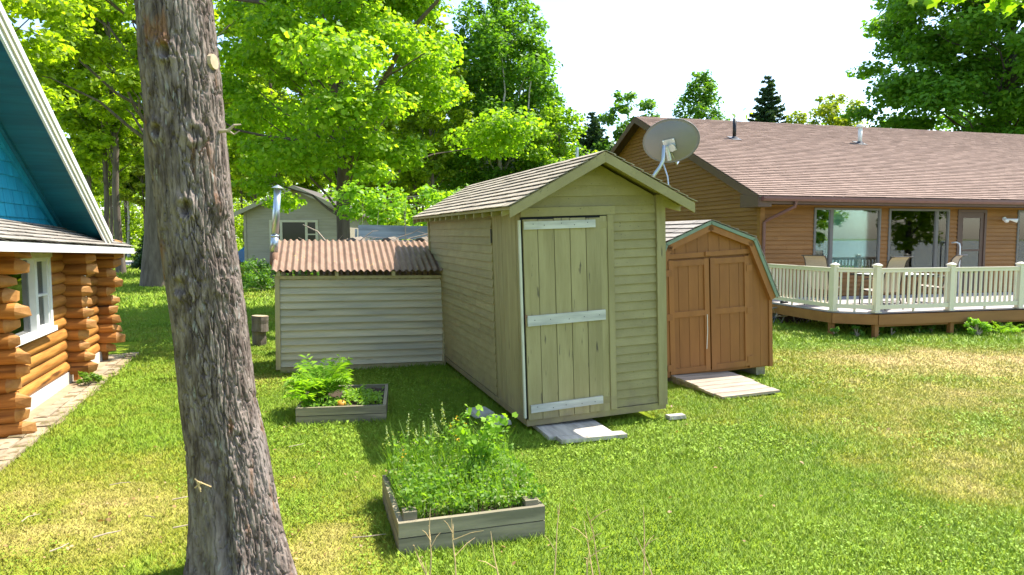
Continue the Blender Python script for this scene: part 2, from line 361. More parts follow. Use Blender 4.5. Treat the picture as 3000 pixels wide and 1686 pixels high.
ground = np_obj("ground", np.stack([gxf, gyf, gz], 1), GF, turf_mat('turf_soil', 0), attr=turf_colour(np.clip(dryness(fc[:, 0], fc[:, 1]) * .9 + .12, 0, 1), RNG.random(len(fc)) * .6) * np.array([.8, .8, .8, 1]))
tag(ground, kind="structure")

# frames of the buildings (origin, yaw) also keep the turf out of their footprints
YH = R(14.4); HO = (6.09, 16.8)          # house wall corner
YS = R(18.3); SO = (.155, 6.893)         # olive shed
YC = R(19.0); CO = (-5.295, 7.154)       # log cabin
YW = R(15.5); WO = (-3.47, 9.92)         # woodshed
YB = R(18.0); BO = (2.78, 9.45)          # brown shed (door centre)
B1 = (-2.31, 7.17, R(9)); B2 = (-.715, 4.18, R(17))
FOOT = [(HO, YH, -.3, 20, -1.2, 13), (SO, YS, .03, 1.6, .05, 4.65), (CO, YC, -5, .12, -4, 4.1), (WO, YW, .0, 2.5, .04, 1.2),
        (BO, YB, -1.0, 1.0, .05, 2.3), (B1[:2], B1[2], 0, .95, 0, 1.1), (B2[:2], B2[2], 0, .98, 0, .93),
        ((0, 0), 0, -120, 4, 47.5, 59), ((0, 0), 0, -120, 10, 84, 97), ((.42, 6.52), YS, 0, .74, 0, .6), ((2.66, 8.3), YS, 0, .95, 0, 1.25), ((-6.2, 10.3), YC, -9, .0, -8, 3), (CO, YC, .0, .36, -3, 4.2)]
def inside(x, y, grow=0):
    m = np.zeros(len(x), bool)
    for (ox, oy), a, x0, x1, y0, y1 in FOOT:
        dx, dy = x - ox, y - oy
        u = dx * math.cos(a) + dy * math.sin(a); v = -dx * math.sin(a) + dy * math.cos(a)
        m |= (u > x0 - grow) & (u < x1 + grow) & (v > y0 - grow) & (v < y1 + grow)
    return m

# ------------------------------------------------------------------ the lawn: blades and clover
def in_view(x, y, m=2.0): return (np.abs(x) < y * .82 + m)
def turf():
    Vs, Fs, Cs = [], [], []; nv = 0
    for (y0, y1, dens, w, h) in ((2.4, 3.5, 4500, .005, .028), (3.5, 6, 10500, .0036, .024), (6, 9, 6400, .0050, .027), (9, 13, 2700, .0085, .032), (13, 19, 900, .016, .05), (19, 34, 170, .034, .07), (34, 70, 26, .08, .15)):
        xm = y1 * .82 + 2; n = int(dens * (y1 - y0) * 2 * xm)
        x = RNG.uniform(-xm, xm, n); y = RNG.uniform(y0, y1, n)
        k = in_view(x, y) & ~inside(x, y); x, y = x[k], y[k]
        d = dryness(x, y); patch = fbm(xy0(x, y, 1.7), 5, 3)
        k = RNG.random(len(x)) > d * .55 - .05; x, y, d, patch = x[k], y[k], d[k], patch[k]
        edge = inside(x, y, .10) & (RNG.random(len(x)) < .6)
        n = len(x); hh = h * (.55 + .9 * RNG.random(n)) * (1.15 - .55 * d) * (.6 + .8 * patch) * np.where(edge, 1.9, 1)
        a = RNG.uniform(0, 2 * np.pi, n); lean = hh * RNG.uniform(.3, 1.2, n); la = RNG.uniform(0, 2 * np.pi, n)
        z = ground_z(x, y); ww = w * (.6 + .8 * RNG.random(n))
        b0 = np.stack([x - np.cos(a) * ww, y - np.sin(a) * ww, z], 1); b1 = np.stack([x + np.cos(a) * ww, y + np.sin(a) * ww, z], 1)
        tp = np.stack([x + np.cos(la) * lean, y + np.sin(la) * lean, z + hh], 1)
        Vs.append(np.stack([b0, b1, tp], 1).reshape(-1, 3)); Fs.append(np.arange(nv, nv + 3 * n).reshape(-1, 3)); nv += 3 * n
        dd = np.clip(d + RNG.normal(0, .10, n), 0, 1)
        Cs.append(turf_colour(dd, np.clip(RNG.random(n) * .38 + (patch - .5) * 1.4 + .31, 0, 1.2)))
    for (y0, y1, dens, s) in ((3.5, 6, 700, .0085), (6, 10, 380, .012), (10, 16, 110, .019)):           # clover and plantain leaflets
        xm = y1 * .78; n = int(dens * (y1 - y0) * 2 * xm)
        x = RNG.uniform(-xm, xm, n); y = RNG.uniform(y0, y1, n)
        cl = fbm(xy0(x, y, .9), 15, 3); k = in_view(x, y) & ~inside(x, y) & (cl > .50) & (dryness(x, y) < .5); x, y = x[k], y[k]; n = len(x)
        z = ground_z(x, y) + RNG.uniform(.02, .055, n); a = RNG.uniform(0, 6.28, n); ss = s * RNG.uniform(.6, 1.5, n)
        tx, ty = RNG.normal(0, .35, n), RNG.normal(0, .35, n)
        Q = []
        for t in (0, 2.09, 4.19):
            u, v = np.cos(a + t) * ss, np.sin(a + t) * ss
            Q.append(np.stack([x + u, y + v, z + tx * u + ty * v], 1))
        Vs.append(np.stack(Q, 1).reshape(-1, 3)); Fs.append(np.arange(nv, nv + 3 * n).reshape(-1, 3)); nv += 3 * n
        Cs.append(turf_colour(np.zeros(n), RNG.random(n) * .6 + .4) * np.array([1.05, 1.03, 1.6, 1]))
    o = np_obj("grass", np.concatenate(Vs), np.concatenate(Fs), turf_mat('grass_blade', .25), attr=np.concatenate(Cs))
    tag(o, "short sunlit lawn grass with clover and straw coloured dry patches", "grass", kind="stuff")
turf()

# gravel drive beyond the trees
def strip(name, pts, mat, z):
    v = [(x, y, z) for x, y in pts]; return tag(mesh_obj(name, v, [tuple(range(len(v)))], mat), kind="structure")
strip("driveway", [(-70, 47), (-30, 49), (-10, 50), (4, 52), (4, 57), (-10, 57), (-30, 59), (-70, 62)], M['gravel'], .012)
strip("road", [(-120, 84), (-30, 86), (10, 88), (10, 97), (-30, 97), (-120, 97)], M['gravel'], .012)

# paved path beside the cabin: separate pavers in dirt
_pr = random.Random(41); _pe = [(.40 + _pr.uniform(-.05, .06), -4 + k * .17) for k in range(51)]
path = strip("path", [(CO[0] + o * math.cos(YC) - s * math.sin(YC), CO[1] + o * math.sin(YC) + s * math.cos(YC)) for o, s in [(-.05, -4)] + _pe + [(-.05, 4.6)]], M['dirt'], .014)
rp = random.Random(3); yy = -3.9; row = 0
while yy < 4.4:
    L_ = rp.uniform(.34, .46); xx = .13
    for k in range(2):
        w_ = .13; j = rp.uniform(-.01, .01)
        if not (yy > 0.2 and rp.random() < .3):
            mb = MB(); z1 = .034 + rp.uniform(-.006, .006)
            p = [(xx + j, yy), (xx + w_ + j, yy + rp.uniform(-.012, .012)), (xx + w_ + j, yy + L_ - .015), (xx + j, yy + L_ - .015 + rp.uniform(-.01, .01))]
            c, s_ = math.cos(YC + rp.uniform(-.02, .02)), math.sin(YC)
            q = [(CO[0] + a * math.cos(YC) - b * math.sin(YC), CO[1] + a * math.sin(YC) + b * math.cos(YC)) for a, b in p]
            mb.box8([(*a, .0) for a in q] + [(*a, z1 + rp.uniform(-.003, .003)) for a in q]); mb.build("paver", M['paver'], path)
        xx += w_ + .012
    yy += L_; row += 1

# ------------------------------------------------------------------ clapboard walls
def clapwall(parent, mapf, z0, z1, exp, spans, mat, name="clapboard", th=.020):
    """mapf(s, z, out) -> local point; spans(z) -> list of (s0, s1) free at height z (evaluated at bottom and top of the course)"""
    z = z0; n = 0
    while z < z1 - .01:
        zt = min(z + exp * 1.0, z1)
        a, b = spans(z + .004), spans(zt - .004)
        if len(a) != len(b): b = a
        for (s0, s1), (t0, t1) in zip(a, b):
            if s1 - s0 < .03: continue
            if t1 - t0 < .01: t0 = t1 = (t0 + t1) / 2; t0 -= .005; t1 += .005
            cuts = [0, 1]
            if s1 - s0 > 1.4: cuts = [0, random.uniform(.15, .85), 1]
            j = random.uniform(-.0015, .0015); o1 = th + j; o0 = .001
            for ci in range(len(cuts) - 1):
                q0, q1 = cuts[ci], cuts[ci + 1]; e0 = .002 if ci else 0
                S0, S1, T0, T1 = s0 + (s1 - s0) * q0 + e0, s0 + (s1 - s0) * q1, t0 + (t1 - t0) * q0 + e0, t0 + (t1 - t0) * q1
                if T1 - T0 < .004: T1 = T0 + .004
                jj = o1 + random.uniform(-.002, .002); zl = z + random.uniform(-.0025, .001)
                MB().box8([mapf(S0, zl, jj), mapf(S1, zl, jj), mapf(S1, z, -.004), mapf(S0, z, -.004),
                           mapf(T0, zt, o0), mapf(T1, zt, o0), mapf(T1, zt, -.004), mapf(T0, zt, -.004)]).build(name, mat, parent); n += 1
        z = zt
    return n
def minus(s0, s1, holes):
    out = [(s0, s1)]
    for h0, h1 in holes:
        nw = []
        for a, b in out:
            if h1 <= a or h0 >= b: nw.append((a, b)); continue
            if h0 > a: nw.append((a, h0))
            if h1 < b: nw.append((h1, b))
        out = nw
    return out

def shingle_slope(parent, A, B, up, n_rows, tab, mat, one=None, th=.008, lift=.010, seed=1, keep=None):
    """A->B the eave line, up = vector from eave to ridge; tabs are single parts, or all joined in one stuff part when one is a name"""
    rr = random.Random(seed); A = Vector(A); B = Vector(B); up = Vector(up)
    e = (B - A); Ln = e.length; e.normalize(); us = up.normalized(); nrm = e.cross(us).normalized()
    if nrm.z < 0: nrm = -nrm
    exp = up.length / n_rows; mbs = MB()
    for r in range(n_rows):
        x = -(tab * .5 if r % 2 else 0) - rr.uniform(0, .04)
        while x < Ln:
            x0, x1 = max(x, 0) , min(x + tab - .006, Ln); x += tab * rr.uniform(.97, 1.03)
            if x1 - x0 < .03: continue
            jl = rr.uniform(-.006, .006); b0 = r * exp + jl; b1 = min((r + 1.12) * exp, up.length)
            if keep and not keep((x0 + x1) / 2, b0): continue
            h0 = lift + rr.uniform(0, .004); P = lambda s, t, h: A + e * s + us * t + nrm * h
            m = mbs if one else MB()
            m.box8([P(x0, b0, h0), P(x1, b0, h0 + rr.uniform(-.002, .003)), P(x1, b1, .002), P(x0, b1, .002),
                    P(x0, b0, h0 + th), P(x1, b0, h0 + th), P(x1, b1, .002 + th * .6), P(x0, b1, .002 + th * .6)])
            if not one: m.build("shingle", mat, parent)
    if one: return tag(mbs.build(one, mat, parent), kind="stuff")

# ------------------------------------------------------------------ the olive shed
def olive_shed():
    W, D, ov, of, ob, ez, rz = 1.624, 4.67, .205, .28, .218, 2.242, 2.767
    t = empty("garden_shed", (SO[0], SO[1], .072), (R(.35), R(-2.1), YS), "tall olive green shed with plank door and pale bare wood battens", "shed")
    hx = W / 2; sl = (rz - ez) / (hx + ov)
    wt = lambda x: (ez - .05) + sl * (ov + min(x, W - x)) - .03      # underside of the roof
    MB().prism([(.02, .0), (W - .02, 0), (W - .02, wt(0)), (hx, wt(hx)), (.02, wt(0))], 'y', .03, D - .03).build("wall", M['olive'], t)
    # front: clapboards right of the door, and the gable above
    F = lambda s, z, o: (s, .03 - o - .004, z)
    clapwall(t, F, .07, 2.14, .0945, lambda z: [(1.02, 1.53)], M['olive'])
    def gab(z):
        dz = (z - wt(0)) / sl; a = max(.02, dz + .0); return [(a, W - a)]
    clapwall(t, F, 2.225, wt(hx), .105, gab, M['olive'], th=.014)
    clapwall(t, F, 2.14, 2.225, .0945, lambda z: [(1.04, 1.53)], M['olive'])
    # left wall: vertical boards at the front, clapboards behind
    Lw = lambda s, z, o: (.02 - o, s, z)
    clapwall(t, Lw, .07, wt(0) - .10, .098, lambda z: [(1.08, D - .05)], M['olive'], th=.018)
    box("frieze_board", M['olive'], t, -.004, .02, .02, D - .02, wt(0) - .10, wt(0) - .0)
    x = .03
    for w_ in (.16, .15, .175, .16, .15, .165):
        box("wall_plank", M['olive_v'], t, .004 + random.uniform(-.002, .002), .022, x, x + w_ - .006, .05, wt(0) - .102); x += w_
    box("door_hinge", M['lead'], t, -.010, .004, 1.04, 1.055, 1.86, 2.02)
    # right and back walls
    Rw = lambda s, z, o: (W - .02 + o, s, z)
    clapwall(t, Rw, .07, wt(0), .098, lambda z: [(.05, D - .05)], M['olive'])
    Bw = lambda s, z, o: (s, D - .03 + o, z)
    clapwall(t, Bw, .07, wt(0), .098, lambda z: [(.05, W - .05)], M['olive'])
    # corner boards and casing
    box("corner_board", M['olive_v'], t, 1.53, W + .012, -.018, .022, .04, wt(0) + .06)
    box("corner_board", M['olive_v'], t, W - .018, W + .010, .024, .10, .04, wt(0))
    box("corner_board", M['olive_v'], t, -.012, .02, D - .06, D + .01, .04, wt(0) - .104)
    box("door_casing", M['olive_v'], t, .95, 1.02, -.018, .02, .06, 2.13)
    box("door_header", M['olive'], t, .0, 1.04, -.014, .02, 2.132, 2.222)
    box("door_jamb", M['olive_v'], t, .872, .948, -.004, .0025, .05, 2.12)
    box("sill_board", M['olive'], t, .0, W, -.002, .028, -.01, .062)
    box("sill_board", M['olive'], t, .0, .03, .03, D, -.01, .055)
    box("corner_post", M['cream_trim'], t, -.026, -.006, -.014, .022, .08, 2.10)
    # the plank door
    door = box("door", M['dark'], t, .0, .95, .003, .0285, .05, 2.13)
    xs = [.012, .17, .348, .522, .70, .868]
    for i in range(5):
        zt = 2.115 + random.uniform(-.012, .0); zb = .053 + random.uniform(0, .012)
        box("plank", M['olive_v'], door, xs[i] + .003, xs[i+1] - .004, -.022 + random.uniform(-.002, .002), .002, zb, zt)
    for i, (x0, x1, z0, z1, dz) in enumerate(((.018, .80, 2.005, 2.085, .0), (.028, .895, 1.03, 1.135, .008), (.035, .845, .135, .215, .012))):
        MB().box8([(x0, -.045, z0), (x1, -.045, z0 + dz), (x1, -.026, z0 + dz), (x0, -.026, z0), (x0, -.045, z1), (x1, -.045, z1 + dz), (x1, -.026, z1 + dz), (x0, -.026, z1)]).build("batten", M['bare'], door)
        for k in range(5):
            xx = x0 + (x1 - x0) * (k + .5) / 5 + random.uniform(-.02, .02); zz = (z0 + z1) / 2 + dz / 2 + random.uniform(-.015, .015)
            MB().tube([(xx, -.048, zz), (xx, -.044, zz)], .005, 6).build("nail", M['lead'], door)
    box("latch", M['rustpipe'], door, -.004, .02, -.06, -.046, 1.12, 1.15)
    MB().tube([(.0, -.055, 1.13), (.0, -.058, 1.06), (.004, -.055, 1.03)], .004, 5).build("latch_hook", M['rustpipe'], door)
    for zz in (2.03, .17): box("hinge", M['olive'], door, .86, .95, -.010, -.005, zz - .035, zz + .035)
    # roof
    roof = MB().prism([(-ov, ez - .012), (-ov, ez - .040), (hx, rz - .040), (W + ov, ez - .040), (W + ov, ez - .012), (hx, rz - .012)], 'y', -of + .013, D + ob - .013).build("roof", M['olive'], t)
    shingle_slope(roof, (-ov - .015, D + ob, ez - .018), (-ov - .015, -of - .012, ez - .018), (hx + ov + .015, 0, rz - ez + .008), 10, .315, M['shingle_tan'], seed=5, th=.008, lift=.013)
    shingle_slope(roof, (W + ov + .015, -of - .012, ez - .018), (W + ov + .015, D + ob, ez - .018), (-(hx + ov + .015), 0, rz - ez + .008), 10, .315, M['shingle_tan'], one="shingles", seed=6, th=.008, lift=.013)
    # rake boards
    for s_ in (0, 1):
        X = (lambda x: x) if s_ == 0 else (lambda x: W - x)
        xa, xb = -ov, hx - .001; h = .098
        MB().box8([(X(xa), -of - .006, ez - .022 - h), (X(xb), -of - .006, rz - .022 - h), (X(xb), -of + .012, rz - .022 - h), (X(xa), -of + .012, ez - .022 - h),
                   (X(xa), -of - .006, ez - .020), (X(xb), -of - .006, rz - .020), (X(xb), -of + .012, rz - .020), (X(xa), -of + .012, ez - .020)]).build("rake_board", M['olive'], roof)
        MB().box8([(X(xa), D + ob - .012, ez - .022 - h), (X(xb), D + ob - .012, rz - .022 - h), (X(xb), D + ob + .006, rz - .022 - h), (X(xa), D + ob + .006, ez - .022 - h),
                   (X(xa), D + ob - .012, ez - .020), (X(xb), D + ob - .012, rz - .020), (X(xb), D + ob + .006, rz - .020), (X(xa), D + ob + .006, ez - .020)]).build("rake_board", M['olive'], roof)
        for k in range(14):
            y = -.02 + k * (D - .03) / 13; zz = lambda x: ez - .042 + sl * (x + ov)
            pts = [(X(-ov + .008), zz(-ov) - .004), (X(.015), zz(.015) - .002), (X(.015), zz(.015) - .115), (X(-.03), zz(-.03) - .10), (X(-ov + .008), zz(-ov) - .055)]
            if s_ == 0: pts = pts[::-1]
            MB().prism(pts, 'y', y, y + .032).build("rafter_tail", M['olive'], roof)
    return t
shed = olive_shed()

# ------------------------------------------------------------------ satellite dish on the olive shed
def dish():
    # world position on the right slope of the shed roof
    t = empty("satellite_dish", (1.60, 7.98, 2.64), (0, 0, 0), "grey oval satellite dish seen from behind, on a bent mast above the shed roof", "satellite dish")
    MB().box(-.07, .07, -.05, .05, -.02, .012).build("foot_plate", M['bracket'], t)
    mast = MB().tube([(0, 0, 0), (.06, .0, .10), (.11, .0, .17), (.145, .0, .24), (.155, .0, .42)], .021, 10).build("mast", M['bracket'], t, True)
    MB().tube([(.15, .01, .22), (.19, -.05, .06), (.20, -.07, -.06)], .008, 6).build("strut", M['bracket'], t)
    c = Vector((.24, .10, .47)); ax = Vector((.42, .84, .34)).normalized()      # opening direction, away from the camera
    right = ax.cross(Vector((0, 0, 1))).normalized(); right = (right * math.cos(R(-8)) + ax.cross(right) * math.sin(R(-8))).normalized(); up = right.cross(ax)
    V, F = [], []; rings, seg = 10, 48; a, b = .335, .255
    for lay in (0, 1):
        for i in range(rings + 1):
            r = i / rings
            for j in range(seg):
                th = 2 * math.pi * j / seg
                V.append(c + right * (a * r * math.cos(th)) + up * (b * r * math.sin(th)) + ax * (.075 * r * r - .012 * lay))
        k0 = lay * (rings + 1) * seg
        for i in range(rings):
            for j in range(seg):
                q = (k0+i*seg+j, k0+i*seg+(j+1) % seg, k0+(i+1)*seg+(j+1) % seg, k0+(i+1)*seg+j)
                F.append(q if lay == 0 else q[::-1])
    k = rings * seg; k2 = (2 * rings + 1) * seg
    F += [(k+j, k2+j, k2+(j+1) % seg, k+(j+1) % seg) for j in range(seg)]
    refl = mesh_obj("reflector", V, F, M['dish'], t, True)
    rim = [c + right * (a * math.cos(2*math.pi*j/seg)) + up * (b * math.sin(2*math.pi*j/seg)) + ax * .070 for j in range(seg + 1)]
    MB().tube(rim, .006, 6, False).build("rim", M['dish'], refl, True)
    P = lambda x, z, o: tuple(c + right * x + up * z - ax * o)
    m = MB().box8([P(-.07, -.10, .018), P(.07, -.10, .018), P(.07, -.10, .03), P(-.07, -.10, .03), P(-.07, .04, .018), P(.07, .04, .018), P(.07, .04, .03), P(-.07, .04, .03)])
    br = m.build("back_bracket", M['bracket'], t)
    for x, z in ((-.06, .03), (.06, .03), (-.06, -.09), (.06, -.09)):
        MB().tube([P(x, z, .024), P(x, z, .045)], .010, 8).build("bolt", M['whitemetal'], br)
    MB().tube([P(-.025, -.03, .05), P(-.025, -.2, .06)], .026, 10).build("clamp", M['bracket'], br)
    MB().tube([P(.03, -.06, .03), P(.03, -.06, .07)], .045, 12).build("elevation_plate", M['bracket'], br)
    feed = MB().tube([P(0, -.12, .03), P(0, -.30, -.12), P(0, -.26, -.42)], .010, 6).build("feed_arm", M['bracket'], t)
    MB().tube([P(0, -.26, -.42), P(0, -.20, -.38)], .03, 10).build("receiver", M['dish'], feed)
dish()

# ------------------------------------------------------------------ woodshed with corrugated roof
def woodshed():
    W, zt = 2.53, 1.44
    t = empty("woodshed", (WO[0], WO[1], 0), (0, R(.6), YW), "low pine board woodshed under a rusty corrugated metal roof", "shed")
    box("skid", M['pine_frame'], t, .06, W, .02, .10, .0, .085)
    n = 12; e = (zt - .10 - .05) / n
    Fm = lambda s, z, o: (s, .03 - o, z)
    for i in range(n):
        z = .095 + i * e; o1 = .036 + random.uniform(-.003, .003)
        MB().box8([(.07, .03 - o1, z), (W - .06, .03 - o1, z + random.uniform(-.004, .004)), (W - .06, .034, z), (.07, .034, z), (.07, .029, z + e), (W - .06, .029, z + e), (W - .06, .034, z + e), (.07, .034, z + e)]).build("board", M['pine'], t)
    box("corner_post", M['pine_frame'], t, .0, .068, -.022, .09, .06, zt)
    box("corner_post", M['pine_frame'], t, W - .058, W, -.022, .09, .08, zt)
    box("top_plate", M['pine_frame'], t, .068, W - .058, -.016, .08, zt - .045, zt + .002)
    for i in range(n): box("side_board", M['pine'], t, .002, .026, .092, 1.02, .10 + i * e, .10 + i * e + e - .006)
    for x in (.03, W / 2, W - .08): box("back_post", M['pine_frame'], t, x, x + .07, 1.02, 1.09, 0, 1.78)
    for k in range(26):
        x = .05 + k * .095; box("back_slat", M['pine_frame'], t, x, x + .055, 1.092, 1.112, .1, 1.80)
    for x in (.03, .85, 1.68, W - .08):
        MB().box8([(x, -.10, zt + .0), (x + .05, -.10, zt + .0), (x + .05, 1.15, zt + .42), (x, 1.15, zt + .42), (x, -.10, zt + .075), (x + .05, -.10, zt + .075), (x + .05, 1.15, zt + .495), (x, 1.15, zt + .495)]).build("rafter", M['pine_frame'], t)
    # corrugated sheet
    V, F = [], []; nxs, nys = 27 * 10 + 1, 3
    y0, y1, z0, z1 = -.15, 1.18, zt + .085, zt + .52
    for lay in (0, 1):
        for j in range(nys):
            for i in range(nxs):
                x = -.035 + i * (W + .035 - .005) / (nxs - 1); w_ = math.sin(2 * math.pi * i / 10)
                f = j / (nys - 1); V.append((x, y0 + (y1 - y0) * f, z0 + (z1 - z0) * f + .016 * w_ - .003 * lay))
        k = lay * nxs * nys
        for j in range(nys - 1):
            for i in range(nxs - 1):
                q = (k+j*nxs+i, k+j*nxs+i+1, k+(j+1)*nxs+i+1, k+(j+1)*nxs+i); F.append(q if lay == 0 else q[::-1])
    roof = mesh_obj("roof", V, F, M['rust'], t, True)
    # firewood inside
    rr = random.Random(4)
    wp = MB()
    for k in range(60):
        x = rr.uniform(.15, W - .3); z = rr.uniform(.05, 1.32); y = rr.uniform(.2, .5); r_ = rr.uniform(.05, .08)
        wp.tube([(x, y, z), (x + rr.uniform(-.02, .02), y + .42, z)], r_, 6)
    tag(wp.build("firewood", M['endgrain'], t), kind="stuff")
    # stovepipe standing at the left end: a thing of its own
    p = empty("stovepipe", (WO[0] - .10, WO[1] + .30, 1.52), (0, 0, 0), "galvanised stovepipe with conical cap rising beside the corrugated roof", "stovepipe")
    a = MB().tube([(.22, .05, .0), (.06, .0, .02), (.0, 0, .10), (.012, 0, .26)], .058, 14).build("elbow", M['rustpipe'], p, True)
    MB().tube([(.012, 0, .26), (.03, 0, .50)], .056, 14).build("lower_pipe", M['galv'], p, True)
    MB().tube([(.03, 0, .49), (.088, 0, 1.19)], .052, 14).build("upper_pipe", M['galv'], p, True)
    MB().tube([(.030, 0, .485), (.0315, 0, .515)], .060, 14).build("collar", M['galv'], p, True)
    MB().tube([(.089, 0, 1.21), (.092, 0, 1.26)], [.095, .004], 16).build("cap", M['galv'], p)
    for an in (0, 2.1, 4.2):
        MB().tube([(.085 + .045 * math.cos(an), .045 * math.sin(an), 1.18), (.089 + .06 * math.cos(an), .06 * math.sin(an), 1.215)], .004, 4).build("cap_strut", M['galv'], p)
woodshed()

# ------------------------------------------------------------------ brown gambrel shed
def barn():
    t = empty("barn_shed", (BO[0], BO[1], .10), (0, R(-2.6), YB), "small brown barn shaped shed with gambrel roof and double doors", "shed")
    prof = [(-1.09, 1.02), (-.715, 1.86), (0, 2.13), (.715, 1.86), (1.09, 1.02)]; D = 2.4; h = 1.03
    ins = lambda d: [(-h + d, 1.02 - .0), (-.695 + d * .6, 1.84 - .02 - d), (0, 2.09 - d), (.695 - d * .6, 1.84 - .02 - d), (h - d, 1.02)]
    MB().prism([(-h + .01, 0)] + [(x, z - .03) for x, z in ins(.01)] + [(h - .01, 0)], 'y', .025, D - .02).build("wall", M['barn'], t)
    # front panel boards left and right of the doors and in the gable
    def top(x):
        x = abs(x); return 2.055 - x * .37 if x < .7 else 1.796 - (x - .7) * 2.24
    def plank(x0, x1, z0, zf=None, par=t, y=.0):
        z1a, z1b = (top(x0), top(x1)) if zf is None else (zf, zf)
        MB().box8([(x0, y, z0), (x1, y, z0), (x1, y + .022, z0), (x0, y + .022, z0), (x0, y, z1a), (x1, y, z1b), (x1, y + .022, z1b), (x0, y + .022, z1a)]).build("panel", M['barn'], par)
    xs = [.70, .84, .98]
    for s_ in (-1, 1):
        for a, b in ((.70, .836), (.840, .976)):
            x0, x1 = sorted((s_ * a, s_ * b)); plank(x0, x1, .02)
        x0, x1 = sorted((s_ * .979, s_ * 1.034)); MB().box8([(x0, -.018, .0), (x1, -.018, .0), (x1, .022, .0), (x0, .022, .0), (x0, -.018, top(x0)), (x1, -.018, top(x1)), (x1, .022, top(x1)), (x0, .022, top(x0))]).build("corner_trim", M['barn_trim'], t)
    for k in range(8):
        x0 = -.70 + k * .175; plank(x0 + .003, x0 + .172, 1.70)
    MB().box8([(-.72, -.020, 1.635), (.66, -.020, 1.648), (.66, .02, 1.648), (-.72, .02, 1.635), (-.72, -.020, 1.70), (.66, -.020, 1.715), (.66, .02, 1.715), (-.72, .02, 1.70)]).build("header_trim", M['barn_trim'], t)
    box("turn_button", M['barn_trim'], t, -.07, .02, -.040, -.022, 1.655, 1.71)
    for s_ in (-1, 1):
        x0, x1 = sorted((s_ * .645, s_ * .70)); box("door_trim", M['barn_trim'], t, x0, x1, -.014, .02, .02, 1.632 if s_ < 0 else 1.645)
    for s_ in (-1, 1):
        x0, x1 = sorted((s_ * .012, s_ * .642))
        d = box("door", M['barn'], t, x0, x1, .006, .03, .05, 1.615)
        n = 4; w_ = (x1 - x0) / n
        for k in range(n): box("panel", M['barn'], d, x0 + k * w_ + .003, x0 + (k + 1) * w_ - .003, -.006, .0055, .06, 1.61)
        box("stile", M['barn_trim'], d, x0, x0 + .075, -.026, -.0065, .05, 1.617); box("stile", M['barn_trim'], d, x1 - .075, x1, -.026, -.0065, .05, 1.617)
        for z in (.05, .83, 1.53): box("rail", M['barn_trim'], d, x0 + .076, x1 - .076, -.024, -.0065, z, z + .078)
        for z in (.10, .80, 1.40): box("hinge", M['barn_trim'], d, *sorted((s_ * .60, s_ * .69)), -.034, -.0265, z, z + .09)
    MB().tube([(-.055, -.034, .84), (-.06, -.040, .60), (-.075, -.036, .36)], .005, 5).build("prop_rod", M['whitemetal'], t)
    # roof shells
    roof = None
    for i in range(4):
        (xa, za), (xb, zb) = prof[i], prof[i+1]
        q = [(xa, za), (xb, zb), (xb, zb - .028), (xa, za - .028)]
        m = MB().prism(q if i < 2 else q, 'y', -.075, D + .05)
        if i == 0: roof = m.build("roof", M['barn_trim'], t)
        else: m.build("roof_deck", M['barn_trim'], roof)
    for i in range(4):
        (xa, za), (xb, zb) = prof[i], prof[i+1]
        nx_, nz_ = -(zb - za), (xb - xa); l = math.hypot(nx_, nz_); nx_, nz_ = nx_ / l * .05, nz_ / l * .05
        P = lambda x, z, y: (x, y, z)
        MB().box8([P(xa - nx_ * .9, za - nz_ * .9, -.094), P(xb - nx_ * .9, zb - nz_ * .9, -.094), P(xb - nx_ * .9, zb - nz_ * .9, -.078), P(xa - nx_ * .9, za - nz_ * .9, -.078),
                   P(xa, za, -.094), P(xb, zb, -.094), P(xb, zb, -.078), P(xa, za, -.078)]).build("edge_trim", M['green_edge'], roof)
        MB().box8([P(xa - nx_ * 2.6, za - nz_ * 2.6, -.076), P(xb - nx_ * 2.6, zb - nz_ * 2.6, -.076), P(xb - nx_ * 2.6, zb - nz_ * 2.6, .0), P(xa - nx_ * 2.6, za - nz_ * 2.6, .0),
                   P(xa - nx_ * .92, za - nz_ * .92, -.076), P(xb - nx_ * .92, zb - nz_ * .92, -.076), P(xb - nx_ * .92, zb - nz_ * .92, .0), P(xa - nx_ * .92, za - nz_ * .92, .0)]).build("rake_board", M['barn_trim'], roof)
    shingle_slope(roof, (-.715, D + .05, 1.865), (-.715, -.10, 1.865), (.715, 0, .272), 5, .33, M['shingle_grey'], seed=8, th=.008, lift=.012)
    shingle_slope(roof, (.715, -.10, 1.865), (.715, D + .05, 1.865), (-.715, 0, .272), 5, .33, M['shingle_grey'], one="shingles", seed=9, th=.008, lift=.012)
    shingle_slope(roof, (-1.10, D + .05, 1.0), (-1.10, -.10, 1.0), (.385, 0, .862), 6, .33, M['shingle_grey'], one="shingles", seed=10)
    shingle_slope(roof, (1.10, -.10, 1.0), (1.10, D + .05, 1.0), (-.385, 0, .862), 6, .33, M['shingle_grey'], one="shingles", seed=11)
    box("skid", M['bedwood_y'], t, -.95, -.80, .05, D - .05, -.10, -.002); box("skid", M['bedwood_y'], t, .80, .95, .05, D - .05, -.12, -.002)
    # ramp of weathered boards, lying in front
    r = empty("ramp", (2.60, 8.30, 0), (0, 0, R(24)), "weathered grey board ramp sloping up to the brown double doors", "ramp")
    y = .0; 
    for k, w_ in enumerate((.15, .18, .145, .15, .145, .15, .145, .15)):
        za, zb = .035 + y * .075, .035 + (y + w_) * .075; j = random.uniform(-.03, .03)
        MB().box8([(j, y + .004, za - .03), (.94 + j, y + .004, za - .03), (.94 + j, y + w_ - .004, zb - .03), (j, y + w_ - .004, zb - .03), (j, y + .004, za + .002), (.94 + j, y + .004, za), (.94 + j, y + w_ - .004, zb), (j, y + w_ - .004, zb)]).build("board", M['ramp'], r)
        y += w_
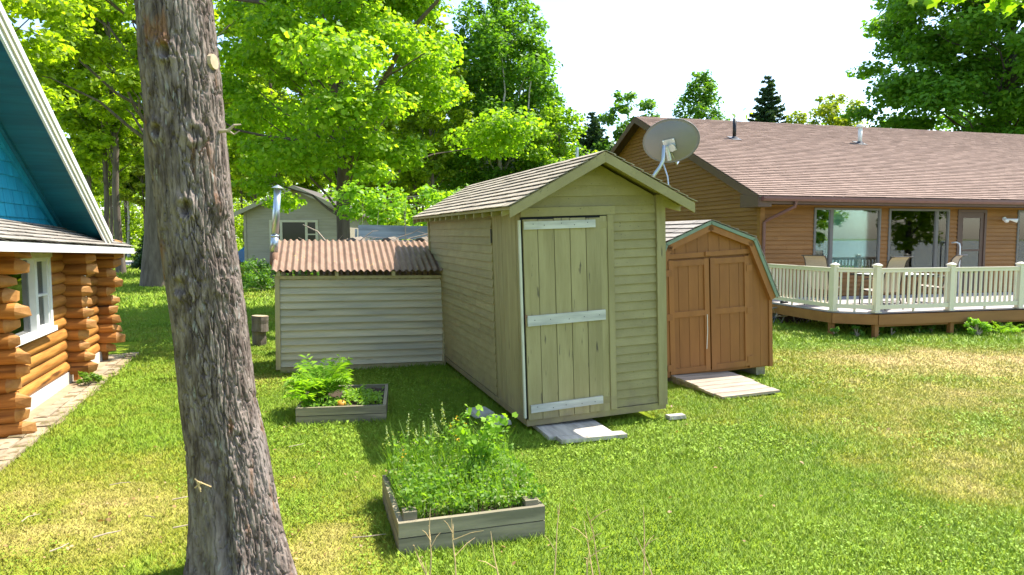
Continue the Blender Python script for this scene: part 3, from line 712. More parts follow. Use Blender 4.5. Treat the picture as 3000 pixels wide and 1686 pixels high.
    for x in (.05, .82): MB().box8([(x, .12, .0), (x + .05, .12, .0), (x + .05, y, .0), (x, y, .0), (x, .12, .012), (x + .05, .12, .012), (x + .05, y, .10), (x, y, .10)]).build("stringer", M['ramp'], r)
    # plank step in front of the olive door
    s_ = empty("door_step", (.46, 6.46, .0), (0, 0, R(17)), "pale weathered plank step on the grass before the olive door", "step")
    box("board", M['slab'], s_, -.06, .245, .135, .66, .01, .05); box("board", M['slab'], s_, .25, .62, .135, .645, .01, .047)
    box("board", M['slab'], s_, .02, .72, .0, .13, .01, .049)
    for x in (.03, .55): box("bearer", M['slab'], s_, x, x + .05, .02, .6, -.03, .0095)
    # loose slabs beside the shed's left wall, a board end at its right corner
    for (x, y, rz, lx, ly, lb) in ((-.36, 7.62, 25, .24, .30, "flat grey concrete slab by the olive shed, the farther of two"), (-.14, 7.28, 20, .20, .26, "flat grey concrete slab by the olive shed, the nearer of two")):
        o = MB().box8([(-lx/2, -ly/2, 0), (lx/2, -ly/2, .0), (lx/2, ly/2, 0), (-lx/2, ly/2, 0), (-lx/2+.008, -ly/2+.008, .045), (lx/2-.008, -ly/2+.008, .042), (lx/2-.008, ly/2-.008, .045), (-lx/2+.008, ly/2-.008, .05)]).build("paving_slab", M['concrete'])
        o.location = (x, y, .0); o.rotation_euler = (0, 0, R(rz)); tag(o, lb, "slab", "slabs beside the olive shed")
    o = MB().box8([(0, 0, 0), (.22, .0, 0), (.22, .09, 0), (0, .09, 0), (.01, .006, .04), (.21, .004, .038), (.215, .085, .04), (0, .084, .043)]).build("board_offcut", M['slab'])
    o.location = (1.72, 7.33, .01); o.rotation_euler = (0, 0, R(20)); tag(o, "short pale board offcut at the right foot of the olive shed", "board")
barn()

# ------------------------------------------------------------------ brown house
def window_unit(parent, x0, x1, z0, z1, split, blinds, y=0.0, name="window"):
    """split: list of mullion positions; blinds: list of (i) panes with blinds; wall plane at local y, front towards -y"""
    f = .05
    fr = MB(); fr.box(x0, x1, y - .035, y + .02, z1 - f, z1); fr.box(x0, x1, y - .04, y + .02, z0, z0 + f)
    fr.box(x0, x0 + f, y - .033, y + .02, z0 + f, z1 - f); fr.box(x1 - f, x1, y - .033, y + .02, z0 + f, z1 - f)
    w = fr.build(name, M['winframe'], parent)
    xs = [x0 + f] + [q for q in split] + [x1 - f]
    for q in split: box("mullion", M['winframe'], w, q - .04, q + .04, y - .034, y + .02, z0 + f, z1 - f)
    for i in range(len(xs) - 1):
        a = xs[i] + (.04 if i else 0); b = xs[i+1] - (.04 if i < len(xs) - 2 else 0)
        box("sash", M['winframe'], w, a, a + .022, y - .020, y + .015, z0 + f, z1 - f); box("sash", M['winframe'], w, b - .022, b, y - .020, y + .015, z0 + f, z1 - f)
        box("pane", M['glass'], w, a + .022, b - .022, y - .006, y - .002, z0 + f, z1 - f)
        if i in blinds:
            mb = MB(); z = z1 - f - .03
            lim = z0 + f
            while z > lim:
                mb.box8([(a + .03, y + .045, z), (b - .03, y + .045, z), (b - .03, y + .063, z + .012), (a + .03, y + .063, z + .012), (a + .03, y + .045, z + .002), (b - .03, y + .045, z + .002), (b - .03, y + .063, z + .014), (a + .03, y + .063, z + .014)]); z -= .021
            tag(mb.build("blind", M['blind'], w), kind="stuff")
    return w

def house():
    t = empty("house", (HO[0], HO[1], 0), (0, 0, YH), "long brown clapboard house with pinkish brown shingle roof behind the deck", "house")
    Ln, Dp, ez, ov, rb, rz = 21., 13.2, 3.0, .45, 6.64, 6.04; sl = (rz - ez) / (rb + ov)
    ru = lambda b: ez - .09 + sl * (min(b, 2 * rb - b) + ov)
    # hollow shell so that the windows look into rooms
    box("foundation", M['concrete'], t, .03, Ln, .03, Dp, 0, .40)
    wins = [(1.51, 3.51, 1.17, 2.74, [2.02], [1]), (3.76, 5.69, 1.17, 2.74, [5.28], [0]), (8.0, 10.2, 1.17, 2.74, [8.5], [1])]
    door = (5.97, 6.93, .55, 2.74)
    holes = [(w[0], w[1], w[2], w[3]) for w in wins] + [door]
    segs = minus(0.02, Ln, [(h[0], h[1]) for h in holes])
    wl_ = MB()
    for a, b in segs: wl_.box(a, b, .01, .12, .40, 2.93)
    for h in holes: wl_.box(h[0], h[1], .01, .12, h[3], 2.93); wl_.box(h[0], h[1], .01, .12, .40, h[2])
    wl_.build("front_wall", M['siding'], t)
    MB().prism([(.0, .40), (Dp, .40), (Dp, ru(Dp)), (rb, ru(rb)), (0, ru(0))], 'x', .012, .10).build("gable_wall", M['siding_y'], t)
    box("back_wall", M['siding'], t, .1, Ln, Dp - .1, Dp, .40, 2.93); box("end_wall", M['siding_y'], t, Ln - .1, Ln, .12, Dp - .1, .40, 2.93)
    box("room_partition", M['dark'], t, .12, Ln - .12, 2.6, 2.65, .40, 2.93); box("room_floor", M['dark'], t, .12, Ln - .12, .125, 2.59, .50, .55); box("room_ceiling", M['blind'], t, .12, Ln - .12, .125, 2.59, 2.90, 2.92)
    F = lambda s, z, o: (s, .01 - o, z)
    def sp(z): return minus(.10, 12.5, [(h[0], h[1]) for h in holes if h[2] - .01 < z < h[3] + .005])
    clapwall(t, F, .42, 2.76, .108, sp, M['siding'], th=.032)
    box("frieze_board", M['siding'], t, .10, Ln, -.026, .009, 2.765, 2.93)
    Gm = lambda s, z, o: (.012 - o, s, z)
    def gs(z):
        b = 0.10 if z < ru(0) else max(.1, (z - ru(0)) / sl); return [(b, 2 * rb - b if z > ru(0) else Dp)]
    clapwall(t, Gm, .42, ru(rb) - .05, .112, gs, M['siding_y'], th=.032)
    box("corner_board", M['siding'], t, -.030, .098, -.030, .011, .40, 2.93); box("corner_board", M['siding_y'], t, -.030, .011, .012, .098, .40, 2.93)
    for w in wins: window_unit(t, *w)
    # door
    d = MB(); a, b, z0, z1 = door
    d.box(a, a + .07, -.03, .05, z0, z1); d.box(b - .07, b, -.03, .05, z0, z1); d.box(a + .07, b - .07, -.03, .05, z1 - .08, z1)
    d = d.build("door", M['doorbrown'], t)
    m = MB(); m.box(a + .075, a + .19, -.01, .03, z0, z1 - .085); m.box(b - .19, b - .075, -.01, .03, z0, z1 - .085); m.box(a + .19, b - .19, -.01, .03, z1 - .22, z1 - .085); m.box(a + .19, b - .19, -.01, .03, z0, z0 + .5); m.box(a + .19, b - .19, -.01, .03, z0 + 1.08, z0 + 1.13)
    m.build("storm_frame", M['doorbrown'], d)
    box("pane", M['glass_dark'], d, a + .19, b - .19, .0, .004, z0 + .5, z0 + 1.08); box("pane", M['glass_dark'], d, a + .19, b - .19, .0, .004, z0 + 1.13, z1 - .22)
    MB().tube([(a + .10, -.012, z0 + .95), (a + .10, -.05, z0 + .95)], .022, 8).build("handle", M['black'], d)
    # roof
    roof = MB().prism([(-ov, ez - .02), (-ov, ez - .06), (rb, rz - .06), (2 * rb + ov, ez - .06), (2 * rb + ov, ez - .02), (rb, rz - .02)], 'x', -.35, Ln + .3).build("roof", M['shingle_grey'], t)
    shingle_slope(roof, (-.37, -ov - .02, ez - .02), (Ln + .3, -ov - .02, ez - .02), (0, rb + ov + .02, rz - ez + .01), 54, .30, M['shingle_house'], one="shingles", seed=12, th=.008, lift=.018)
    for e in (0,):
        for s_ in (0, 1):
            Y = (lambda y: y) if s_ == 0 else (lambda y: 2 * rb - y)
            P = lambda x, y, z: (x, Y(y), z)
            MB().box8([P(-.372, -ov, ez - .235), P(-.35, -ov, ez - .235), P(-.35, rb, rz - .225), P(-.372, rb, rz - .225), P(-.372, -ov, ez - .022), P(-.35, -ov, ez - .022), P(-.35, rb, rz - .022), P(-.372, rb, rz - .022)]).build("rake_board", M['fascia'], roof)
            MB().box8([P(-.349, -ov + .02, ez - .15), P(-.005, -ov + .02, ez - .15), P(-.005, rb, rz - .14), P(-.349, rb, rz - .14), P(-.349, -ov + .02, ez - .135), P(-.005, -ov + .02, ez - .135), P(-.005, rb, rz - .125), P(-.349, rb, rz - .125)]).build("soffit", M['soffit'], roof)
    MB().prism([(-ov, ez - .04), (-ov, ez - .27), (.30, ez - .27), (.30, ez + .06)], 'x', -.385, -.02).build("eave_return", M['fascia'], roof)
    box("fascia_board", M['fascia'], roof, -.019, Ln, -ov, -ov + .022, ez - .20, ez - .03)
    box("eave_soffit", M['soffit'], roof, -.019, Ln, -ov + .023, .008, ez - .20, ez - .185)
    g = MB().prism([(-ov - .002, ez - .02), (-ov - .002, ez - .135), (-ov - .075, ez - .135), (-ov - .11, ez - .08), (-ov - .105, ez - .025), (-ov - .097, ez - .025), (-ov - .10, ez - .08), (-ov - .07, ez - .125), (-ov - .012, ez - .125), (-ov - .012, ez - .02)], 'x', -.30, Ln).build("gutter", M['gutter'], roof)
    MB().tube([(.62, -ov - .05, ez - .13), (.60, -ov - .04, ez - .26), (.16, -.10, ez - .56), (.06, -.062, ez - .64), (.055, -.062, .60)], .04, 8).build("downspout", M['gutter'], t)
    for (x, y, h, r_, mt, capd) in ((1.956, 4.34, .62, .055, M['black'], 0), (6.62, 4.38, .52, .065, M['white'], 1)):
        z = ez + sl * (y + ov)
        v = MB().tube([(x, y, z - .05), (x, y, z + h)], r_, 12).build("vent_pipe", mt, roof, True)
        MB().tube([(x, y, z - .03), (x, y, z + .07)], [r_ * 2.2, r_ * 1.15], 12).build("vent_boot", M['lead'], v)
        if capd:
            MB().tube([(x, y, z + h), (x, y, z + h + .02), (x, y, z + h + .09), (x, y, z + h + .12)], [r_ * 1.9, r_ * 1.9, r_ * 1.6, .01], 12).build("vent_cap", mt, v, True)
        f = MB().box8([(x - .16, y - .18, z - sl * .18 + .022), (x + .16, y - .18, z - sl * .18 + .022), (x + .16, y + .18, z + sl * .18 + .022), (x - .16, y + .18, z + sl * .18 + .022), (x - .16, y - .18, z - sl * .18 + .027), (x + .16, y - .18, z - sl * .18 + .027), (x + .16, y + .18, z + sl * .18 + .027), (x - .16, y + .18, z + sl * .18 + .027)]).build("flashing", M['lead'], v)
    # twin floodlight
    l = MB().tube([(7.52, -.012, 2.50), (7.52, -.05, 2.50)], .055, 12).build("floodlight", M['white'], t)
    for dx, rz_ in ((-.05, -.2), (.14, .3)):
        MB().tube([(7.52, -.05, 2.50), (7.52 + dx, -.12, 2.48), (7.52 + dx + rz_ * .35, -.20, 2.45)], [.018, .03, .06], 10).build("lamp_head", M['whitemetal'], l, True)
    # grab rail beside the door
    MB().tube([(5.78, -.30, .52), (5.78, -.30, 1.75), (5.77, -.28, 1.84), (5.74, -.22, 1.87), (5.72, -.10, 1.86)], .019, 8).build("grab_rail", M['whitemetal'], t, True)

m_, N, L, b = _new('pinkish_brown_shingle'); M['shingle_house'] = m_
g = N.new("ShaderNodeNewGeometry"); r = N.new("ShaderNodeValToRGB"); r.color_ramp.elements[0].color = (.20, .130, .096, 1); r.color_ramp.elements[1].color = (.275, .185, .140, 1)
L.new(g.outputs["Random Per Island"], r.inputs[0])
nz = N.new("ShaderNodeTexNoise"); nz.inputs["Scale"].default_value = 55; nz.inputs["Detail"].default_value = 4; tc = N.new("ShaderNodeTexCoord"); L.new(tc.outputs["Object"], nz.inputs["Vector"])
hs = N.new("ShaderNodeHueSaturation"); mr = N.new("ShaderNodeMapRange"); mr.inputs[3].default_value = .6; mr.inputs[4].default_value = 1.4
L.new(nz.outputs["Fac"], mr.inputs[0]); L.new(mr.outputs[0], hs.inputs["Value"]); L.new(r.outputs[0], hs.inputs["Color"]); L.new(hs.outputs[0], b.inputs["Base Color"]); b.inputs["Roughness"].default_value = .95
house()

# ------------------------------------------------------------------ the deck
DZ = .50
def deck():
    t = empty("deck", (HO[0], HO[1], 0), (0, 0, YH), "raised deck with almond vinyl railing in front of the brown house", "deck")
    b = -.03
    for k in range(24):
        y1 = b - k * .145; y0 = y1 - .139
        if y0 < -3.46: break
        x0 = -.30
        if y0 < -2.98: x0 = -.30 + (-2.98 - y0) * 1.36
        MB().box8([(x0 + (.0), y0, DZ - .03), (12.4, y0, DZ - .03), (12.4, y1, DZ - .03), (-.30 if y1 > -2.98 else -.30 + (-2.98 - y1) * 1.36, y1, DZ - .03), (x0, y0, DZ), (12.4, y0, DZ), (12.4, y1, DZ), (-.30 if y1 > -2.98 else -.30 + (-2.98 - y1) * 1.36, y1, DZ)]).build("deck_board", M['deckboard'], t)
    Pc = [(-.31, -.02), (-.31, -2.98), (.35, -3.47), (12.4, -3.47)]
    for i in range(3):
        (xa, ya), (xb, yb) = Pc[i], Pc[i+1]; d = Vector((xb - xa, yb - ya, 0)).normalized(); n = Vector((d.y, -d.x, 0)) * .03
        MB().box8([(xa, ya, DZ - .24), (xb, yb, DZ - .24), (xb + n.x, yb + n.y, DZ - .24), (xa + n.x, ya + n.y, DZ - .24), (xa, ya, DZ - .036), (xb, yb, DZ - .036), (xb + n.x, yb + n.y, DZ - .036), (xa + n.x, ya + n.y, DZ - .036)]).build("fascia_board", M['deckfascia'], t)
    box("beam", M['deckfascia'], t, .3, 12.4, -3.42, -3.36, DZ - .29, DZ - .05)
    for x, y in ((-.26, -2.90), (.36, -3.40), (2.20, -3.42), (4.4, -3.42), (7, -3.42), (-.2, -.4), (2, -1.5), (5, -1.5)):
        box("support_post", M['deckfascia'], t, x - .045, x + .045, y - .045, y + .045, -.05, DZ - .055)
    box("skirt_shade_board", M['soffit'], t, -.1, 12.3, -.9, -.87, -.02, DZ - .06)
    posts = [(-.25, -.30), (-.25, -2.93), (.36, -3.40), (2.18, -3.40), (4.0, -3.40), (5.85, -3.40), (7.7, -3.40)]
    for x, y in posts:
        ang = 0
        p = box("rail_post", M['almond'], t, x - .055, x + .055, y - .055, y + .055, DZ + .02, DZ + .93)
        MB().box8([(x - .07, y - .07, DZ + .93), (x + .07, y - .07, DZ + .93), (x + .07, y + .07, DZ + .93), (x - .07, y + .07, DZ + .93), (x - .07, y - .07, DZ + .95), (x + .07, y - .07, DZ + .95), (x + .07, y + .07, DZ + .95), (x - .07, y + .07, DZ + .95)]).build("post_cap", M['almond'], p)
        MB().box8([(x - .066, y - .066, DZ + .951), (x + .066, y - .066, DZ + .951), (x + .066, y + .066, DZ + .951), (x - .066, y + .066, DZ + .951), (x - .02, y - .02, DZ + .985), (x + .02, y - .02, DZ + .985), (x + .02, y + .02, DZ + .985), (x - .02, y + .02, DZ + .985)]).build("post_cap", M['almond'], p)
        box("post_skirt", M['almond'], p, x - .075, x + .075, y - .075, y + .075, DZ + .001, DZ + .019)
    for i in range(len(posts) - 1):
        (xa, ya), (xb, yb) = posts[i], posts[i+1]; A = Vector((xa, ya, 0)); B = Vector((xb, yb, 0)); d = (B - A).normalized(); A += d * .056; B -= d * .056; n = Vector((d.y, -d.x, 0))
        def rail(z0, z1, w_):
            q = [A - n * w_, B - n * w_, B + n * w_, A + n * w_]
            return MB().box8([(p.x, p.y, z0) for p in q] + [(p.x, p.y, z1) for p in q])
        rail(DZ + .80, DZ + .86, .032).build("top_rail", M['almond'], t); rail(DZ + .861, DZ + .885, .044).build("rail_cap", M['almond'], t); rail(DZ + .065, DZ + .15, .032).build("bottom_rail", M['almond'], t)
        Lr = (B - A).length; nb = max(2, round(Lr / .128))
        for k in range(nb):
            c = A + d * (Lr * (k + .5) / nb + (0)); h = .019
            q = [c - n * h - d * h, c - n * h + d * h, c + n * h + d * h, c + n * h - d * h]
            MB().box8([(p.x, p.y, DZ + .15) for p in q] + [(p.x, p.y, DZ + .80) for p in q]).build("baluster", M['almond'], t)
        c = (A + B) / 2; MB().tube([(c.x, c.y, DZ), (c.x, c.y, DZ + .066)], .022, 8).build("rail_foot", M['almond'], t)
deck()

def W2(a, b, z, O=HO, Y=YH): return (O[0] + a * math.cos(Y) - b * math.sin(Y), O[1] + a * math.sin(Y) + b * math.cos(Y), z)

def make_chair(a, b, rz, label):
    """sling patio chair; faces local -y"""
    t = empty("patio_chair", W2(a, b, DZ), (0, 0, YH + R(rz)), label, "chair", "sling chairs on the deck")
    side = [(-.30, .40), (-.05, .37), (.18, .36), (.24, .42), (.32, .78), (.40, 1.02), (.47, 1.10), (.54, 1.11)]
    def sling(pts, x0, x1):
        V = []; F = []
        for lay in (0, 1):
            for (y, z) in pts: V += [(x0, y, z - .006 * lay), (x1, y, z - .006 * lay)]
        n = len(pts)
        for i in range(n - 1):
            F.append((2*i, 2*i+1, 2*i+3, 2*i+2)); k = 2*n; F.append((k+2*i, k+2*i+2, k+2*i+3, k+2*i+1))
        return V, F
    V, F = sling(side[:4], -.23, .23); mesh_obj("seat", V, F, M['sling'], t, True)
    V, F = sling(side[3:], -.23, .23); mesh_obj("backrest", V, F, M['sling'], t, True)
    for s_ in (-1, 1):
        x = s_ * .245
        MB().tube([(x, y, z - .003) for y, z in side], .013, 7).build("side_frame", M['bronze'], t, True)
        MB().tube([(x, -.30, .0), (x, -.29, .40), (x, -.24, .60), (x, -.10, .63), (x, .27, .60)], .013, 7).build("arm", M['bronze'], t, True)
        MB().tube([(x, .20, .38), (x, .36, .0)], .013, 7).build("leg", M['bronze'], t, True)
    MB().tube([(-.245, -.28, .2), (.245, -.28, .2)], .010, 6).build("stretcher", M['bronze'], t); MB().tube([(-.245, .30, .18), (.245, .30, .18)], .010, 6).build("stretcher", M['bronze'], t)
    MB().tube([(-.245, .54, 1.108), (.245, .54, 1.108)], .012, 6).build("back_rail", M['bronze'], t)
make_chair(.45, -1.75, 115, "tan sling patio chair seen side on, left of the deck table")
make_chair(1.05, -2.75, 185, "tan sling patio chair with its back to the railing")
make_chair(3.25, -2.0, 205, "grey tan sling patio chair before the house door")
def table():
    t = empty("patio_table", W2(2.05, -2.1, DZ), (0, 0, YH), "pale topped rectangular patio table behind the deck railing", "table")
    box("table_top", M['white'], t, -.78, .78, -.45, .45, .66, .685); 
    m = MB(); m.box(-.80, .80, -.475, -.451, .645, .69); m.box(-.80, .80, .451, .475, .645, .69); m.box(-.80, -.781, -.45, .45, .645, .69); m.box(.781, .80, -.45, .45, .645, .69); m.build("table_rim", M['bronze'], t)
    for x in (-.70, .70):
        for y in (-.38, .38): MB().tube([(x, y, .65), (x * 1.03, y * 1.05, 0)], .018, 7).build("leg", M['bronze'], t)
table()

# old bicycle parked under the deck
def bike():
    t = empty("bicycle", W2(-.05, -1.25, .0), (0, 0, YH + R(-8)), "faded tan child's bicycle leaning in the dark under the deck", "bicycle")
    m_t = surf('faded_tan_paint', (.42, .33, .22), (.34, .26, .17), 6, (1, 1, 1), .6, .05, rnd=0); r_ = .20
    for x in (-.32, .32):
        ring = [(x + r_ * math.cos(a), 0, r_ + r_ * math.sin(a)) for a in np.linspace(0, 2 * math.pi, 25)]
        w = MB().tube(ring, .016, 6, False).build("wheel", surf('old_tyre', (.20, .18, .15), None, 6, (1, 1, 1), .9, 0, rnd=0) if x < 0 else bpy.data.materials['old_tyre'], t, True)
        sp = MB()
        for k in range(10):
            a = k * math.pi / 5; sp.tube([(x, 0, r_), (x + r_ * math.cos(a), 0, r_ + r_ * math.sin(a))], .0025, 4)
        sp.build("spokes", M['bracket'], w)
    for nme, a, b in (("down_tube", (-.05, 0, .20), (.22, 0, .46)), ("seat_tube", (-.05, 0, .20), (-.12, 0, .50)), ("chain_stay", (-.05, 0, .20), (-.32, 0, .20)), ("seat_stay", (-.11, 0, .42), (-.32, 0, .20)), ("fork", (.22, 0, .52), (.32, 0, .20))):
        MB().tube([a, b], .017, 8).build(nme, m_t, t)
    MB().tube([(.20, -.18, .58), (.21, 0, .53), (.20, .18, .58)], .012, 7).build("handlebar", m_t, t)
    MB().tube([(-.20, 0, .50), (-.12, 0, .52), (-.03, 0, .51)], [.045, .04, .02], 8).build("saddle", M['black'], t, True)
bike()

# ------------------------------------------------------------------ log cabin at the left
def log_mesh(axis, a, b, r, c, hewn=0, seed=0, n=14):
    """log along x or y from a to b centred on c=(other, z); hewn: length of the chopped facets at end b"""
    rr = random.Random(seed); rings = []
    L_ = b - a; ns = max(3, int(L_ / .35) + 1)
    ts = [a + (L_ - hewn) * i / (ns - 1) for i in range(ns)]
    ph = [rr.uniform(0, 6.28) for _ in range(4)]
    for t_ in ts:
        rings.append([(t_, r * (1 + .055 * math.sin(2 * k * 2 * math.pi / n + ph[0] + t_ * 1.3) + .03 * math.sin(3 * k * 2 * math.pi / n + ph[1]) + .025 * math.sin(t_ * 2.1 + ph[2])), k * 2 * math.pi / n) for k in range(n)])
    mb = MB()
    def P(t_, q, th):
        u, v = q * math.cos(th), q * math.sin(th)
        return (t_, c[0] + u, c[1] + v) if axis == 'x' else (c[0] + u, t_, c[1] + v)
    for R_ in rings: mb.v += [P(*q) for q in R_]
    for i in range(ns - 1):
        for k in range(n):
            q = (i*n+k, i*n+(k+1) % n, (i+1)*n+(k+1) % n, (i+1)*n+k)
            mb.f.append(q if axis == 'x' else q[::-1])
    mb.f.append(tuple(range(n-1, -1, -1)) if axis == 'x' else tuple(range(n)))
    if not hewn:
        k0 = (ns-1)*n; mb.f.append(tuple(range(k0, k0+n)) if axis == 'x' else tuple(range(k0+n-1, k0-1, -1)))
        return mb, None
    # chopped end: slanted facets meeting in an irregular ridge
    me = MB(); k0 = (ns - 1) * n; base = mb.v[k0:k0+n]; me.v = list(base)
    tilt = rr.choice((-1, 1, 1)); rz = rr.uniform(-.35, .35) * r; ry = rr.uniform(.1, .5) * r * tilt; wz = r * rr.uniform(.35, .7)
    tip = [(b + rr.uniform(-.02, .02), c[0] + ry - .25 * r, c[1] + rz + wz), (b + rr.uniform(-.02, .02), c[0] + ry - .3 * r, c[1] + rz - wz), (b - rr.uniform(.0, .05), c[0] + ry + .35 * r, c[1] + rz - wz * .8), (b - rr.uniform(0, .05), c[0] + ry + .3 * r, c[1] + rz + wz * .8)]
    me.v += tip; T = n
    order = {}
    for k in range(n):
        th = (k + .5) * 2 * math.pi / n; yv, zv = math.cos(th), math.sin(th)
        order[k] = T + (0 if zv > 0 and yv < 0 else 1 if yv < 0 else 2 if zv < 0 else 3)
    for k in range(n):
        a_, b_ = order[k], order[(k + 1) % n]
        me.f.append((k, (k + 1) % n, a_))
        if a_ != b_: me.f.append(((k + 1) % n, b_, a_))
    me.f.append((T, T+1, T+2, T+3))
    return mb, me

def cabin():
    t = empty("log_cabin", (CO[0], CO[1], 0), (0, 0, YC), "honey coloured log cabin with teal gable and white rake trim", "cabin")
    box("foundation", M['concrete'], t, -.35, -.03, -3.5, 4.0, -.05, .175)
    box("inner_wall", M['dark'], t, -4.5, -.42, -3.4, 3.9, .0, 2.1) if False else None
    rl = .083; pitch = .152
    # wall logs: below and above the window, and beside it
    for i in range(11):
        z = .245 + i * pitch
        spans = [(-.55, 4.0)]
        if z + .05 > .90: spans = [(-3.5, -.30), (1.36, 4.0)] 
        if z > 1.86: spans = [(-3.5, 4.0)]
        if z + .05 <= .90: spans = [(-3.5, 4.0)]
        for k, (a, b) in enumerate(spans):
            if i in (4, 5, 6, 7, 8, 9) and b > 3.0 and a > 0:
                for aa, bb in ((a, 2.55), (3.15, b)):
                    mb, _ = log_mesh('y', aa, bb, rl, (-.105 + random.uniform(-.008, .008), z), 0, i * 7 + k); mb.build("wall_log", M['log_y'], t, True)
                continue
            mb, _ = log_mesh('y', a, b, rl, (-.105 + random.uniform(-.008, .008), z), 0, i * 7 + k); mb.build("wall_log", M['log_y'], t, True)
    # small far window between the second and third corner
    f = MB(); f.box(-.06, -.015, 2.55, 3.15, 1.70, 1.76); f.box(-.06, .0, 2.55, 3.15, .78, .84); f.box(-.06, -.012, 2.55, 2.62, .84, 1.70); f.box(-.06, -.012, 3.08, 3.15, .84, 1.70)
    w2 = f.build("window", M['white'], t); box("pane", M['glass_dark'], w2, -.055, -.05, 2.62, 3.08, .84, 1.70)
    # corner stacks of log ends
    for s, zs, n in ((-.50, .075, 13), (2.22, .22, 12), (3.96, .24, 12)):
        for i in range(n):
            z = zs + i * pitch * .985
            if z > 1.93: break
            ln = random.uniform(.20, .36) - (.05 if i == 0 and s > 0 else 0)
            mb, me = log_mesh('x', -.9, ln, rl * random.uniform(.95, 1.10), (s + random.uniform(-.02, .02), z), .11, int(s * 100) + i * 13)
            l = mb.build("corner_log", M['log'], t, True); me.build("hewn_end", M['log_end'], l)
    for s, z in ((2.40, .10), (4.06, .12)): MB().tube([(-.02, s, .0), (.0, s, z + .16)], .06, 10).build("pier", M['log'], t)
    # main window
    x = -.03
    f = MB(); f.box(-.16, .035, -.30, 1.36, 1.75, 1.86); f.box(-.16, .06, -.36, 1.40, .845, .905); f.box(-.16, .03, 1.28, 1.36, .906, 1.749); f.box(-.16, .03, -.30, -.22, .906, 1.749)
    w = f.build("window", M['white'], t)
    box("head_trim", M['cream_trim'], w, .036, .045, -.32, 1.38, 1.76, 1.865)
    box("mullion", M['white'], w, -.10, .02, .78, .87, .906, 1.749)
    m = MB(); m.box(-.06, .012, .871, .90, .906, 1.749); m.box(-.06, .012, 1.25, 1.279, .906, 1.749); m.box(-.06, .012, .90, 1.25, .906, .94); m.box(-.06, .012, .90, 1.25, 1.715, 1.749); m.box(-.06, .012, .90, 1.25, 1.30, 1.325); m.build("sash", M['white'], w)
    box("pane", M['glass_dark'], w, -.05, -.046, -.22, .78, .906, 1.749); box("pane", M['glass_dark'], w, -.04, -.036, .90, 1.25, .94, 1.715)
    # dark rooms behind
    m = MB(); m.box(-4.5, -4.45, -3.4, 4.0, .2, 2.1); m.box(-4.5, -.2, -3.4, 4.0, .15, .2); m.box(-4.45, -.2, 3.9, 3.95, .2, 2.1); m.box(-4.45, -.2, -3.45, -3.4, .2, 2.1); m.box(-4.45, -.2, -3.4, 3.9, 2.02, 2.06); m.build("room", M['log_y'], t)
    # gable of teal shakes
    sl = .518; zr = lambda s: 1.92 + (2.95 - s) * sl; RS = -3.2
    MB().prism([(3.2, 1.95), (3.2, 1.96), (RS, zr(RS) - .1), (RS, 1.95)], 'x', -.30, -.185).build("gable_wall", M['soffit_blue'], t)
    gw = t
    z = 2.08; row = 0; rr = random.Random(9)
    while z < 4.6:
        e = .155; smax = 2.95 - (z - 1.92) / sl - .12
        s = RS + .02 + (0.1 if row % 2 else 0)
        while s < smax:
            w_ = rr.uniform(.20, .34); s1 = min(s + w_, smax + .0); st1 = min(s1, 2.95 - (z + e - 1.92) / sl - .10); st1 = max(st1, s + .01)
            if s1 - s > .04:
                o = rr.uniform(-.003, .003)
                MB().box8([(-.184, s + .004, z), (-.160 + o, s + .004, z), (-.160 + o, s1 - .004, z), (-.184, s1 - .004, z), (-.184, s + .004, z + e), (-.178, s + .004, z + e), (-.178, st1 - .004, z + e), (-.184, st1 - .004, z + e)]).build("shake", M['shake_blue'], gw)
            s = s1 if s1 < smax else smax + 1
        z += e; row += 1
    # soffit boards, frieze, rake, roof
    roofp = MB().prism([(3.02, zr(3.02) + .012), (RS, zr(RS) + .012), (-9.35, zr(3.02) + .012), (-9.35, zr(3.02) + .10), (RS, zr(RS) + .11), (3.02, zr(3.02) + .10)], 'x', -4.6, .36).build("roof", M['shingle_grey'], t)
    s = 2.98
    while s > RS:
        d_ = .125
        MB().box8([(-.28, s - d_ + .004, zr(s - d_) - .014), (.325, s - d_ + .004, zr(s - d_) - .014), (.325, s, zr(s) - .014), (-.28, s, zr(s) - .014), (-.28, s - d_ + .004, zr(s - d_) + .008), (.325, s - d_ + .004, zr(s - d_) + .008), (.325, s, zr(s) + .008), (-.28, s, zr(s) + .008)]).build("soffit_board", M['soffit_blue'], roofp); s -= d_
    def rakeb(x0, x1, up0, up1, mt, nm, s0=3.0):
        MB().box8([(x0, s0, zr(s0) + up0), (x1, s0, zr(s0) + up0), (x1, RS, zr(RS) + up0), (x0, RS, zr(RS) + up0), (x0, s0, zr(s0) + up1), (x1, s0, zr(s0) + up1), (x1, RS, zr(RS) + up1), (x0, RS, zr(RS) + up1)]).build(nm, mt, roofp)
    rakeb(.327, .352, -.10, .05, M['white'], "rake_board"); rakeb(.353, .372, -.04, .085, M['cream_trim'], "rake_trim"); rakeb(.373, .388, .035, .125, M['white'], "drip_edge")
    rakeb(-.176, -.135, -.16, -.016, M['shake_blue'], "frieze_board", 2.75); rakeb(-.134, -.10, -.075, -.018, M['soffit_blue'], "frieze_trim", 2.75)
    # pent roof along the gable foot, with shingles and white fascia; it sags towards the far end
    zs = lambda s: 1.955 - (s + 1.48) * .0255
    A0, A1 = -3.4, 4.28; inn = lambda s: zs(s) + .275
    pr = MB().box8([(-.19, A0, inn(A0) - .06), (.42, A0, zs(A0) - .01), (.42, A1, zs(A1) - .01), (-.19, A1 - .0, inn(A1) - .06), (-.19, A0, inn(A0) - .022), (.42, A0, zs(A0) + .018), (.42, A1, zs(A1) + .018), (-.19, A1 - .0, inn(A1) - .022)]).build("pent_roof", M['shingle_grey'], t)
    up = Vector((-.64, 0, .275)); 
